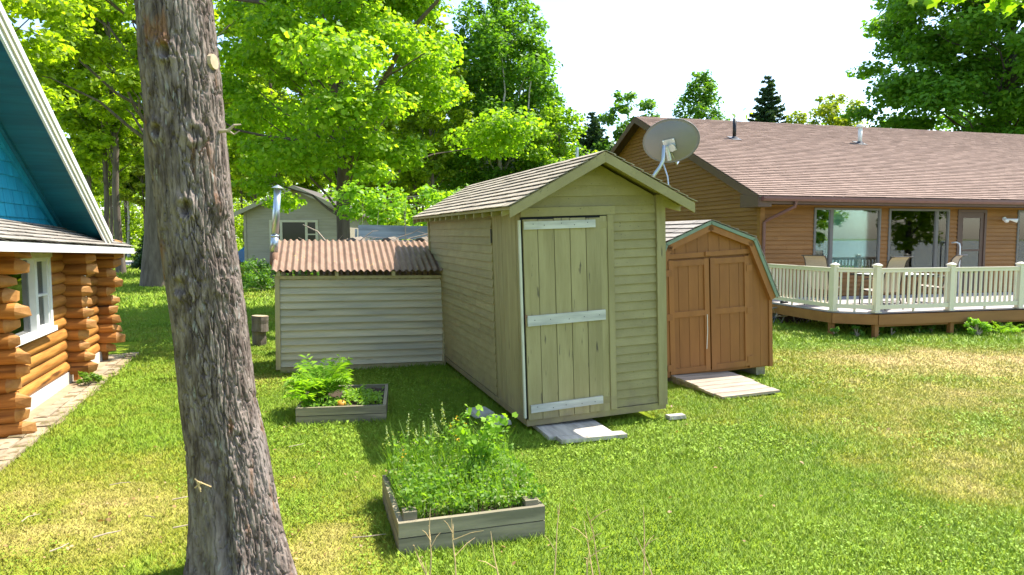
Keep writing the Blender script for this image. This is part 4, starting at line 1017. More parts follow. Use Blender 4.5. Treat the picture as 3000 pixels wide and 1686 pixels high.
    shingle_slope(pr, (.445, A0, zs(A0) + .022), (.445, A1 + .03, zs(A1) + .022), up, 6, .27, M['shingle_grey'], seed=21, th=.009, lift=.014)
    MB().box8([(.421, A0, zs(A0) - .075), (.441, A0, zs(A0) - .075), (.441, A1, zs(A1) - .075), (.421, A1, zs(A1) - .075), (.421, A0, zs(A0) + .012), (.441, A0, zs(A0) + .012), (.441, A1, zs(A1) + .012), (.421, A1, zs(A1) + .012)]).build("fascia_board", M['white'], pr)
    MB().box8([(-.19, A1 + .001, zs(A1) - .075), (.441, A1 + .001, zs(A1) - .075), (.441, A1 + .02, zs(A1) - .075), (-.19, A1 + .02, zs(A1) - .075), (-.19, A1 + .001, inn(A1) - .02), (.441, A1 + .001, zs(A1) + .012), (.441, A1 + .02, zs(A1) + .012), (-.19, A1 + .02, inn(A1) - .02)]).build("fascia_board", M['white'], pr)
    MB().box8([(-.18, A0, zs(A0) - .07), (.42, A0, zs(A0) - .07), (.42, A1, zs(A1) - .07), (-.18, A1, zs(A1) - .07), (-.18, A0, zs(A0) - .06), (.42, A0, zs(A0) - .06), (.42, A1, zs(A1) - .06), (-.18, A1, zs(A1) - .06)]).build("pent_soffit", M['log'], pr)
cabin()

# ------------------------------------------------------------------ the big trunk in the foreground
def f_trunk():
    TY = 3.95; f = 1717.3; p = R(4.196)
    tab = [(0, 438.5, 193), (166, 453.5, 201), (332, 469.5, 201), (498, 488.5, 201), (601, 498, 204), (681, 509, 206), (847, 532.5, 205), (1013, 551, 209), (1118, 571, 219), (1292, 594.5, 243), (1400, 609, 272), (1448, 613, 292)]
    pts = []
    for v, u, w_ in tab:
        dy = -(v - 724) / f; ry = math.cos(p) + dy * math.sin(p); rz = -math.sin(p) + dy * math.cos(p)
        pts.append((2 + rz * TY / ry, (u - 1288) / f * TY / ry, w_ / f * TY / ry / 2))
    pts = sorted(pts) ; zt = np.array([q[0] for q in pts]); xt = np.array([q[1] for q in pts]); rt = np.array([q[2] for q in pts])
    rt = rt * np.interp(zt, [0, .5, 1.9, 2.6, 3.3], [.90, .92, .93, .98, 1.0])
    zt = np.concatenate([[-.15], zt, [6, 9.5]]); xt = np.concatenate([[xt[0] + .03], xt, [-2.28, -2.65]]); rt = np.concatenate([[rt[0] + .06], rt, [.185, .12]])
    nt = 400; zz = np.concatenate([np.arange(-.15, 3.7, .0068), np.arange(3.7, 9.5, .06)]); nz_ = len(zz)
    TH, ZZ = np.meshgrid(np.arange(nt) / nt * 2 * np.pi, zz); th, z = TH.ravel(), ZZ.ravel()
    X0 = np.interp(z, zt, xt); R0 = np.interp(z, zt, rt)
    # bark plates: stretched cellular pattern on the cylinder, bent by noise
    def cells(th, z, nc, pz, seed):
        warp = (fbm(np.stack([np.cos(th) * 2.2, np.sin(th) * 2.2, z * 2.2], 1), seed, 4) - .5)
        warp2 = (fbm(np.stack([np.cos(th) * 9, np.sin(th) * 9, z * 7], 1), seed + 5, 3) - .5)
        a = th / (2 * np.pi) * nc + warp * .11 * nc + warp2 * .9; b = z * pz + warp2 * 1.2 + warp * 2
        ia, ib = np.floor(a).astype(int), np.floor(b).astype(int); F1 = np.full(len(a), 9.); F2 = F1.copy()
        for da in (-1, 0, 1):
            for db in (-1, 0, 1):
                ca, cb = ia + da, ib + db
                hsh = (((ca % nc) * 73856093) ^ (cb * 19349663) ^ (seed * 83492791)) & 0x7fffffff
                ja = ((hsh * 1103515245 + 12345) & 0xffff) / 0xffff; jb = ((hsh * 22695477 + 1) & 0xffff) / 0xffff
                d = np.hypot(ca + .15 + .7 * ja - a, (cb + .15 + .7 * jb - b) * .95)
                n1 = np.minimum(F1, d); F2 = np.minimum(np.maximum(F1, d), F2); F1 = n1
        return F2 - F1
    ss = lambda q: q * q * (3 - 2 * q)
    c1 = ss(np.clip(cells(th, z, 36, 1.9, 3) / .17, 0, 1)); c2 = ss(np.clip(cells(th, z, 64, 5.5, 8) / .13, 0, 1)); c3 = ss(np.clip(cells(th, z, 17, 1.0, 13) / .11, 0, 1))
    fine = fbm(np.stack([np.cos(th) * 34, np.sin(th) * 34, z * 13], 1), 31, 3) - .5
    med = fbm(np.stack([np.cos(th) * 7, np.sin(th) * 7, z * 2.5], 1), 33, 3) - .5
    disp = .016 * c1 + .005 * c2 + .016 * c3 + .007 * fine + .012 * med
    # flare lobes at the foot and the fused seam facing the camera
    foot = np.clip((.75 - z) / .8, 0, 1) ** 2
    disp += foot * .05 * np.cos(5 * th + 1.0)
    tc_ = -np.pi / 2 + .18 - np.clip(.85 - z, 0, 1) * .10
    seam = np.exp(-(((th - tc_ + np.pi) % (2 * np.pi) - np.pi) / .14) ** 2) * np.clip((1.0 - z) / .55, 0, 1)
    disp -= .085 * seam
    # knots: (z, theta, radius, stub)
    for kz, kx, kr, dep in ((3.0, .10, .042, -.05), (2.58, -.36, .042, -.05), (2.57, .62, .042, .0), (2.16, .18, .045, -.045), (1.73, -.22, .05, -.02), (1.75, .85, .05, .02), (2.18, 1.1, .045, .02)):
        kt = -np.pi / 2 + kx
        dth = ((th - kt + np.pi) % (2 * np.pi) - np.pi) * R0; d = np.hypot(dth, (z - kz) * .85) / kr * (.75 + .5 * vnoise(np.stack([np.cos(th) * 9, np.sin(th) * 9, z * 9], 1), 78))
        disp += .014 * np.exp(-((d - 1.05) / .45) ** 2) * (.55 + 1.3 * vnoise(np.stack([np.cos(th) * 16, np.sin(th) * 16, z * 16], 1), 77)) + dep * np.exp(-(d / .62) ** 4)
    r = R0 - .053 + disp
    V = np.stack([X0 + r * np.cos(th), TY + r * np.sin(th), z], 1)
    ii = np.arange(nt * nz_).reshape(nz_, nt); nx_ = np.roll(ii, -1, 1)
    F = np.stack([ii[:-1], nx_[:-1], nx_[1:], ii[1:]], -1).reshape(-1, 4)
    # bark colour: grey plates, lichen bloom, reddish inner bark; it belongs to the bark itself
    m, N, L, b = _new('grey_furrowed_bark')
    tcn = N.new("ShaderNodeTexCoord"); mp = N.new("ShaderNodeMapping"); mp.inputs["Scale"].default_value = (1, 1, .3); L.new(tcn.outputs["Object"], mp.inputs[0])
    def nzn(s, d=5):
        q = N.new("ShaderNodeTexNoise"); q.inputs["Scale"].default_value = s; q.inputs["Detail"].default_value = d; L.new(mp.outputs[0], q.inputs["Vector"]); return q
    def mix(fac, a_, lo, hi, col):
        mr = N.new("ShaderNodeMapRange"); mr.inputs[1].default_value = lo; mr.inputs[2].default_value = hi; L.new(fac, mr.inputs[0])
        x = N.new("ShaderNodeMix"); x.data_type = 'RGBA'; x.inputs[7].default_value = (*col, 1); L.new(mr.outputs[0], x.inputs[0])
        if isinstance(a_, tuple): x.inputs[6].default_value = (*a_, 1)
        else: L.new(a_, x.inputs[6])
        return x.outputs[2]
    c = mix(nzn(26).outputs["Fac"], (.095, .070, .058), .38, .62, (.245, .193, .163))
    c = mix(nzn(5).outputs["Fac"], c, .52, .78, (.26, .215, .19))
    c = mix(nzn(9, 3).outputs["Fac"], c, .63, .72, (.20, .105, .06))
    c = mix(nzn(34, 3).outputs["Fac"], c, .63, .72, (.29, .275, .245))
    L.new(c, b.inputs["Base Color"]); b.inputs["Roughness"].default_value = .95; b.inputs["Specular IOR Level"].default_value = .1
    bp = N.new("ShaderNodeBump"); bp.inputs["Strength"].default_value = 1.0; bp.inputs["Distance"].default_value = .010; L.new(nzn(60, 8).outputs["Fac"], bp.inputs["Height"]); L.new(bp.outputs[0], b.inputs["Normal"])
    t = empty("old_tree", (0, 0, 0), (0, 0, 0), "massive grey furrowed trunk leaning left in the foreground", "tree")
    tr = np_obj("trunk", V, F, m, t, True)
    def at_(zq, ang, r_):
        x0 = np.interp(zq, zt, xt); q = np.interp(zq, zt, rt) * r_; return Vector((x0 + q * math.cos(ang), TY + q * math.sin(ang), zq))
    d = Vector((.99, -.12, .05)).normalized(); q = at_(2.98, -.22, .80)
    MB().tube([q, q + d * .04], [.048, .042], 12).build("sawn_stub", M['endgrain'], t)
    q = at_(2.60, -.20, .95); MB().tube([q, q + Vector((.05, -.01, .0)), q + Vector((.085, -.01, .03)), q + Vector((.12, 0, .035))], [.014, .010, .007, .004], 6).build("dead_twig", M['twig'], t)
    q = at_(2.60, -.20, .95) + Vector((.05, -.01, 0)); MB().tube([q, q + Vector((.03, .01, -.02)), q + Vector((.06, .01, .0))], [.008, .005, .003], 5).build("dead_twig", M['twig'], t)
    q = at_(.62, -1.75, 1.02); 
    mb = MB()
    for k in range(5): mb.tube([q + Vector((random.uniform(-.05, .05), -.01, random.uniform(-.03, .03))), q + Vector((random.uniform(-.06, .06), -.012, random.uniform(-.02, .05)))], .004, 4)
    mb.build("caught_leaf_litter", M['straw'], t)
    return t, (float(np.interp(8.5, zt, xt)), TY)
fg_tree, FGT = f_trunk()

# ------------------------------------------------------------------ trees
MAPLE = np.array([(0, -.5), (.16, -.30), (.42, -.34), (.34, -.10), (.52, .12), (.26, .14), (.20, .28), (0, .55), (-.20, .28), (-.26, .14), (-.52, .12), (-.34, -.10), (-.42, -.34), (-.16, -.30)])
MAPLE8 = MAPLE[[0, 2, 3, 4, 7, 10, 11, 12]] * 1.1
KITE = np.array([(0, -.5), (.30, -.02), (0, .5), (-.30, -.02)])
OVAL = np.array([(0, -.5), (.24, -.25), (.27, .08), (0, .5), (-.27, .08), (-.24, -.25)])
def leaves(C, Nrm, size, shape, rng, droop=.0):
    """leaf polygons at centres C with normals Nrm"""
    n = len(C); k = len(shape)
    Nrm = Nrm / np.linalg.norm(Nrm, axis=1, keepdims=True)
    a = rng.normal(size=(n, 3)); a[:, 2] *= .5; T = np.cross(Nrm, a); T /= np.linalg.norm(T, axis=1, keepdims=True) + 1e-9; B = np.cross(Nrm, T)
    V = C[:, None] + (T[:, None] * shape[None, :, :1] + B[:, None] * shape[None, :, 1:2]) * size[:, None, None]
    fold = np.abs(shape[:, 0])[None, :, None] * size[:, None, None] * .35
    V = V + Nrm[:, None] * fold
    return V.reshape(-1, 3), np.arange(n * k).reshape(n, k)

def clump_leaves(cl, per, size, shape, rng, flat=.55, up=.8):
    """cl (m,4+): centre and radius of each spray; leaves fill a flattened, ragged blob"""
    cl = np.asarray(cl, float); m = len(cl)
    cnt = np.maximum(8, (per * (cl[:, 3] / cl[:, 3].mean()) ** 2)).astype(int); idx = np.repeat(np.arange(m), cnt); n = len(idx)
    d = rng.normal(size=(n, 3)); d /= np.linalg.norm(d, axis=1, keepdims=True); rr = rng.random(n) ** .45
    rr *= 1 + .5 * (vnoise(d * 2.2 + idx[:, None] * 3.1, 4) - .5)
    off = d * rr[:, None] * cl[idx, 3:4]; off[:, 2] *= flat
    nrm = d * .5 + np.array([0, 0, up]) + rng.normal(size=(n, 3)) * .55
    return leaves(cl[idx, :3] + off, nrm, size * rng.uniform(.65, 1.3, n), shape, rng)

def limb(mb, a, b, r0, r1, rng, n=6, sag=.12, sides=6):
    a = np.array(a, float); b = np.array(b, float); L_ = np.linalg.norm(b - a); P = []
    for i in range(n):
        t_ = i / (n - 1); p = a + (b - a) * t_; p[2] += math.sin(t_ * math.pi) * L_ * sag
        if 0 < i < n - 1: p += rng.normal(size=3) * L_ * .025
        P.append(p)
    mb.tube(P, [r0 + (r1 - r0) * (i / (n - 1)) ** .7 for i in range(n)], sides, False); return P

def make_tree(name, loc, label, H, r, crown, per, size, shape, leaf, bark='bark_far', lean=(0, 0), seed=0, group=None, stems=1, flat=.55, bare=.35, sprays=70, rot=0, limbs=()):
    """crown(t, ang, rng) -> horizontal reach at relative height t; sprays are placed through the crown volume"""
    rng = np.random.default_rng(seed)
    t = empty(name, loc, (0, 0, rot), label, "tree", group)
    mb = MB(); top = np.array([lean[0], lean[1], H])
    P = [np.array([lean[0] * q ** 1.3, lean[1] * q ** 1.3, H * q]) + (rng.normal(size=3) * [.05, .05, 0] * H * .06 if q > .1 else 0) for q in np.linspace(0, .96, 9)]
    if stems == 1:
        P[0][2] = -.2; mb.tube(P, [r * (1.35 if i == 0 else (1 - .93 * (i / 8) ** 1.1)) for i in range(9)], 10, False)
    else:
        for k in range(stems):
            an = 2 * math.pi * k / stems + rng.uniform(-.4, .4); q = np.array([math.cos(an), math.sin(an), 0]); sp = rng.uniform(.10, .22) * H
            limb(mb, q * r * .6 + [0, 0, -.2], q * sp + [0, 0, H * rng.uniform(.72, .92)], r * rng.uniform(.55, .8), .02, rng, 7, .03, 7)
    cl = []
    for k in range(sprays):
        tt = bare + (1 - bare) * ((k + rng.random()) / sprays) ** .9
        an = k * 2.399 + rng.uniform(-.4, .4); reach = crown((tt - bare) / (1 - bare), an, rng); q = rng.random() ** .5
        c = np.array([lean[0] * tt + math.cos(an) * reach * q, lean[1] * tt + math.sin(an) * reach * q, H * tt + rng.normal() * .15])
        rad = (.55 + .55 * rng.random()) * (.35 + .22 * reach); cl.append((*c, rad))
        if q > .45 and (k % 2 == 0 or sprays < 60):
            i0 = max(bare * .8, tt - .10 - .10 * q); base = np.array([lean[0] * i0 ** 1.3, lean[1] * i0 ** 1.3, H * i0])
            limb(mb, base, c, r * .30 * (1 - tt * .75), .010, rng, 6, .05 if tt > .5 else .10, 5)
    for a_, b_, r_ in limbs: limb(mb, a_, b_, r_, .012, rng, 8, .06, 7)
    mb.build("trunk", M[bark], t, True)
    V, F = clump_leaves(cl, per, size, shape, rng, flat)
    np_obj("crown", V, F, LEAF[leaf], t)
    return t

dome = lambda w, p=.6: (lambda t, a, rng: w * (math.sin(math.pi * min(1, .12 + t * .86)) ** p) * (.8 + .25 * math.sin(2 * a + 1) + .15 * rng.random()))
# T1 the light green maple behind the woodshed
make_tree("maple_tree", (-4.45, 18.0, 0), "light green spreading maple right behind the rusty roofed woodshed", 12.5, .20, lambda t, a, rng: 4.6 * (1 - .50 * t ** 2) * (.75 + .3 * math.sin(3 * a) + .2 * rng.random()) * (.75 + .25 * (t > .12)),
          560, .10, MAPLE8, 'maple', lean=(.2, 0), seed=11, bare=.25, sprays=112, flat=.42,
          limbs=(((.05, 0, 4.6), (4.6, -3.6, 8.6), .10), ((.0, 0, 5.4), (-3.6, -3.8, 8.9), .11), ((0, 0, 4.0), (-3.2, -3.4, 4.6), .06), ((.1, 0, 5.0), (2.6, -3.2, 5.9), .05), ((0, 0, 6.4), (1.2, -3.9, 9.2), .07)))
# T0 big tree whose foot shows left of the trunk
make_tree("maple_tree", (-14.6, 28.0, 0), "big shade tree behind the leaning trunk, its grey foot on the lawn", 17, .50, dome(6.0), 330, .20, MAPLE8, 'far', lean=(.4, 0), seed=12, bare=.42, sprays=44, flat=.45)
# overhead boughs above the cabin
make_tree("maple_tree", (-13.2, 16.5, 0), "maple with low leafy boughs over the cabin roof", 11, .17, dome(4.2), 330, .115, MAPLE8, 'far', lean=(.2, .2), seed=13, bare=.46, sprays=42, flat=.42)
# T2 dark multi stemmed tree
make_tree("silver_maple_tree", (-.7, 43, 0), "tall dark green tree with several pale stems fanning out", 16.8, .42, lambda t, a, rng: 4.3 * (math.sin(math.pi * min(1, .22 + t * .74)) ** .55) * (.85 + .2 * rng.random()),
          270, .26, OVAL, 'mid', stems=7, seed=14, bare=.22, sprays=150, flat=.75, bark='birch')
# T3 large tree at the right
make_tree("sugar_maple_tree", (28.2, 39.5, 0), "large layered green maple rising behind the house roof at right", 23, .5, lambda t, a, rng: 7.7 * (math.sin(math.pi * min(1, .30 + t * .62)) ** .5) * (.8 + .25 * rng.random()),
          420, .30, OVAL, 'mid', seed=15, bare=.22, sprays=240, flat=.40)
# roofline trees behind the house
make_tree("aspen_tree", (11.9, 44, 0), "slender loose crowned tree above the roof ridge beside the black vent", 12.3, .16, lambda t, a, rng: 2.5 * (1 - t) ** .6 + .2, 190, .20, OVAL, 'mid', seed=16, bare=.4, sprays=75, flat=.8)
make_tree("oak_tree", (22.3, 48, 0), "yellowish green round crowned tree above the white roof vent", 11.8, .2, dome(3.4), 190, .24, OVAL, 'olive', seed=17, bare=.3, sprays=75, flat=.6)
make_tree("ash_tree", (7.7, 46, 0), "bluish green tree just left of the house gable peak", 11.4, .2, dome(3.3), 150, .28, OVAL, 'deep', seed=18, bare=.25, sprays=60, flat=.6)
make_tree("elm_tree", (2.7, 40, 0), "light yellow green tree right of the dark stemmed tree, behind the olive roof", 9.6, .16, dome(2.5), 170, .22, OVAL, 'maple', seed=19, bare=.15, sprays=55, flat=.6)
make_tree("ash_tree", (14.8, 50, 0), "small dark tree top behind the roof ridge, left of the spruce", 9.7, .15, dome(1.6), 120, .28, OVAL, 'deep', seed=20, bare=.3, sprays=30, flat=.7)
make_tree("ash_tree", (10.2, 52, 0), "low leafy tree top close beside the gable peak", 10.6, .15, dome(2.2), 120, .28, OVAL, 'deep', seed=26, bare=.3, sprays=36, flat=.7)
make_tree("ash_tree", (36.5, 50, 0), "small distant tree top at the far right above the roof", 9.0, .15, dome(2.4), 120, .28, OVAL, 'deep', seed=27, bare=.2, sprays=36, flat=.7)

def make_spruce(name, loc, label, H, W, seed, group=None):
    rng = np.random.default_rng(seed); t = empty(name, loc, (0, 0, 0), label, "tree", group); mb = MB()
    mb.tube([(0, 0, -.1), (0, 0, H * .5), (0, 0, H)], [H * .014, H * .009, .01], 8, False)
    C, Nn = [], []
    z = .06 * H
    while z < H * .985:
        rel = 1 - z / H; nb = max(6, int(20 * rel) + 6)
        for k in range(nb):
            an = rng.uniform(0, 6.28); L_ = W * (rel ** .85) * rng.uniform(.7, 1.15) + .08
            d = np.array([math.cos(an), math.sin(an), 0]); e = d * L_ + np.array([0, 0, L_ * (.02 + .25 * (1 - rel)) - .25 * L_ * rel])
            mb.tube([(0, 0, z), tuple(e * .5 + [0, 0, z - .04 * L_]), tuple(e + [0, 0, z])], [.012 + .012 * rel, .010, .004], 4, False)
            nn = max(14, int(60 * L_)); s = rng.random(nn) ** .7
            c = e[None] * s[:, None]; c[:, 2] += z - .06 * L_ * np.sin(s * 3.14); side = np.cross(d, [0, 0, 1])
            sp = (1 - s * .7) * L_ * .22
            c = c + side * (rng.uniform(-1, 1, nn) * sp)[:, None]; c[:, 2] -= rng.random(nn) * .10 * L_; C.append(c)
            Nn.append(rng.normal(size=(nn, 3)) * .6 + [0, 0, .7])
        z += H * .021 + .02
    mb.build("trunk", M['bark_far'], t)
    C = np.concatenate(C); Nn = np.concatenate(Nn); V, F = leaves(C, Nn, rng.uniform(.28, .5, len(C)) * (H / 12) ** .5, KITE * np.array([.5, 1]), rng)
    np_obj("crown", V, F, LEAF['spruce'], t); return t
make_spruce("spruce_tree", (18.4, 50, 0), "dark pointed spruce standing behind the roof ridge", 13.7, 4.0, 31)
make_spruce("spruce_tree", (21.0, 45.5, 0), "small dark conifer in front of the yellowish tree behind the roof", 8.9, 2.4, 32)
make_spruce("pine_tree", (5.2, 45, 0), "soft green pine left of the house peak behind the olive roof", 10.2, 3.6, 33)
make_spruce("young_spruce_tree", (-22.0, 42, 0), "bushy young spruce on the lawn beyond the cabin", 3.2, 1.3, 34)

# forest beyond the drive: a few kinds, copied
protos = []
for k, (H, r, w, leafk, bark) in enumerate(((18, .20, 3.6, 'far', 'bark_far'), (17, .17, 3.0, 'far', 'bark_far'), (15, .15, 3.2, 'olive', 'bark_far'), (16, .13, 2.6, 'far', 'birch'))):
    protos.append(make_tree("forest_tree", (0, 0, 0), "tall straight forest tree in the wood beyond the drive", H, r, dome(w), 190, .30, OVAL, leafk, seed=40 + k, bare=.36, sprays=62, flat=.55, bark=bark, group="forest trees beyond the lawn"))
rf = random.Random(5)
near_trunks = [(-21.2, 37.0, 0, "dark straight trunk nearest the cabin eave, right of the three slim trunks"), (-22.5, 38.0, 1, "dark straight trunk in the middle of the three slim trunks by the cabin"), (-25.1, 41.0, 0, "dark straight trunk left of the three slim trunks, by the white rake board")]
used = [False] * 4
def put(k, x, y, sc=1.0, label=None):
    if not used[k]: o = protos[k]; used[k] = True
    else: o = copy_tree(protos[k])
    o.location = (x, y, 0); o.rotation_euler = (rf.uniform(-.03, .03), rf.uniform(-.03, .03), rf.uniform(0, 6.28)); s = sc * rf.uniform(.9, 1.12); o.scale = (s, s, s)
    o["label"] = label or "tall straight forest tree in the wood beyond the drive"
    return o
for x, y, k, lb in near_trunks: put(k, x, y, .95, lb)
for x, y in ((-37, 66), (-35.4, 67), (-33.2, 66), (-29.8, 69), (-40, 70)): put(3, x, y, 1.0, "pale slim birch trunk in the wood across the drive")
for i in range(26):
    y = rf.uniform(62, 84); x = -.78 * y + (i + rf.random()) / 26 * (.83 * y); put(rf.choice((0, 1, 2, 0, 1)), x, y, 1.0)
for x, y in ((-9.5, 40), (-6.2, 44), (-4.4, 39), (-3.2, 50), (-11.5, 46), (-16, 47), (-19.5, 52), (-1.6, 55), (-24.5, 56), (-31, 53), (-7.5, 53), (-13, 38)): put(rf.choice((0, 1)), x, y, .85, "slim tree in the bright wood between the cottage and the olive roof" if x > -12 else "slim tree in the bright wood left of the cottage")
# understorey shrubs, one mass of leaves at the wood's edge
rng = np.random.default_rng(77); cl = []
for i in range(420):
    y = rng.uniform(56, 90); x = rng.uniform(-.8 * y, .16 * y); 
    if y < 64 and x < -14: y = 66 + rng.uniform(0, 20)
    cl.append((x, y, rng.uniform(.3, 3.4) + (y - 56) * .08, rng.uniform(.8, 1.7)))
for i in range(170):
    x = rng.uniform(-12, 3.5); y = rng.uniform(33, 50); cl.append((x, y, rng.uniform(.3, 3.6), rng.uniform(.6, 1.2)))
V, F = clump_leaves(cl, 110, .26, OVAL, rng, .8)
tag(np_obj("undergrowth", V, F, LEAF['far']), "bright yellow green undergrowth filling the wood's edge", "undergrowth", kind="stuff")
cl = [(rng.uniform(-150, 60), rng.uniform(98, 130), rng.uniform(1, 17), rng.uniform(2.5, 4.5)) for i in range(700)]
V, F = clump_leaves(cl, 80, .8, OVAL, rng, .8)
tag(np_obj("far_wood", V, F, LEAF['far']), "solid mass of far woodland behind the trees", "wood", kind="stuff")

# crown of the foreground tree (above the picture) and the bough dipping in at top right
rng = np.random.default_rng(5); cl = [(FGT[0] + rng.normal() * 1.1, FGT[1] - .6 + rng.normal() * 1.0, rng.uniform(7.6, 11.5), rng.uniform(.6, 1.0)) for i in range(26)]
V, F = clump_leaves(cl, 130, .15, MAPLE, rng, .5); np_obj("crown", V, F, LEAF['maple'], fg_tree)
def bough():
    rng = np.random.default_rng(6); t = empty("maple_tree", (5.3, 2.4, 0), (0, 0, 0), "maple whose bright leaves dip into the top right corner", "tree"); mb = MB()
    mb.tube([(0, 0, -.2), (.0, 0, 2.5), (-.1, 0, 5), (-.1, 0, 8)], [.2, .15, .12, .05], 10, False); cl = []
    for q in ((-2.78, 1.0, 3.17), (-2.98, .98, 3.16), (-3.2, 1.0, 3.19), (-2.6, .95, 3.22)): limb(mb, (0, 0, 3.3), q, .03, .004, rng); cl.append((*q, .17))
    cl += [(rng.normal() * .7 + .9, rng.normal() * .5 - 1.7, rng.uniform(5.2, 8.2), .7) for i in range(14)]
    mb.build("trunk", M['bark_far'], t, True); V, F = clump_leaves(cl[:4], 30, .075, MAPLE, rng, .30); V2, F2 = clump_leaves(cl[4:], 110, .10, MAPLE, rng, .4); np_obj("crown", np.concatenate([V, V2]), np.concatenate([F, F2 + len(V)]), LEAF['maple'], t)
bough()

# ------------------------------------------------------------------ raised beds and their plants
def bed(ox, oy, yaw, W, D, H, label, posts):
    t = empty("raised_bed", (ox, oy, 0), (0, 0, yaw), label, "planter")
    th = .036; hb = H / 2
    for k in range(2):
        z0, z1 = (-.01 if k == 0 else k * hb + .002), (k + 1) * hb - .005
        box("front_plank", M['bedwood'], t, 0, W, -.0, th, z0, z1); box("back_plank", M['bedwood'], t, 0, W, D - th, D, z0, z1)
        box("side_plank", M['bedwood_y'], t, 0, th, th + .001, D - th - .001, z0, z1 - .002); box("side_plank", M['bedwood_y'], t, W - th, W, th + .001, D - th - .001, z0, z1 - .002)
    if posts:
        for x, y in ((th + .001, th + .001), (W - th - .089, th + .001), (th + .001, D - th - .089), (W - th - .089, D - th - .089)):
            box("corner_post", M['bedwood'], t, x, x + .088, y, y + .088, 0, H + .035 + random.uniform(-.01, .02))
    n = 14; V = []; F = []
    for j in range(n + 1):
        for i in range(n + 1): V.append((th + (W - 2 * th) * i / n, th + (D - 2 * th) * j / n, H - .045 + random.uniform(-.012, .012)))
    for j in range(n):
        for i in range(n): F.append((j*(n+1)+i, j*(n+1)+i+1, (j+1)*(n+1)+i+1, (j+1)*(n+1)+i))
    mesh_obj("soil", V, F, M['soil'], t); return t
bed(B1[0], B1[1], B1[2], .95, 1.10, .185, "square grey plank raised bed with fern and ground cover, by the woodshed", False)
bed(B2[0], B2[1], B2[2], .98, .93, .205, "nearest weathered raised bed overgrown with tall weeds", True)
def loc2(b, x, y, z): c, s_ = math.cos(b[2]), math.sin(b[2]); return np.array([b[0] + x * c - y * s_, b[1] + x * s_ + y * c, z])

def ribbon(mb, P, w0, w1, side):
    """a flat tapering blade along P"""
    k0 = len(mb.v); n = len(P)
    for i, p in enumerate(P):
        w_ = w0 + (w1 - w0) * i / (n - 1); s_ = np.array(side) * w_
        mb.v += [tuple(p - s_), tuple(p + s_)]
    mb.f += [(k0+2*i, k0+2*i+1, k0+2*i+3, k0+2*i+2) for i in range(n - 1)]

def fern(base, n, L_, h, leaf, name, label, cat="plant", seed=0, pin=16, pl=.30, parent=None):
    rng = np.random.default_rng(seed); mb = MB(); st = MB()
    for k in range(n):
        an = k * 2.4 + rng.uniform(-.3, .3); l = L_ * rng.uniform(.6, 1.1); hh = h * rng.uniform(.55, 1.1); d = np.array([math.cos(an), math.sin(an), 0]); sd = np.array([-d[1], d[0], 0])
        arch = rng.uniform(.5, 1.15)
        pt = lambda t_: np.array(base) + d * l * t_ ** 1.25 + np.array([0, 0, hh * (t_ * 1.65 - arch * t_ ** 2)])
        st.tube([pt(q) for q in (0, .25, .5, .75, 1)], [.005, .004, .003, .002, .001], 4, False)
        for i in range(pin):
            t_ = .18 + .80 * i / pin; p = pt(t_); fw = pt(min(1, t_ + .05)) - p; fw /= np.linalg.norm(fw) + 1e-6
            ll = l * pl * math.sin(math.pi * (.16 + .82 * (1 - t_))) * rng.uniform(.8, 1.15)
            for s_ in (-1, 1):
                q = p + (sd * s_ * .85 + fw * .55) * ll + np.array([0, 0, -.25 * ll + rng.normal() * .02]); m_ = (p + q) / 2 + np.array([0, 0, .10 * ll]); w_ = fw * ll * .13
                k0 = len(mb.v); mb.v += [tuple(p), tuple(m_ + w_), tuple(q), tuple(m_ - w_)]; mb.f.append((k0, k0+1, k0+2, k0+3))
    t = empty(name, (0, 0, 0), (0, 0, 0), label, cat) if parent is None else parent
    mb.build("fronds", LEAF[leaf], t); st.build("stems", LEAF['weed'], t); return t
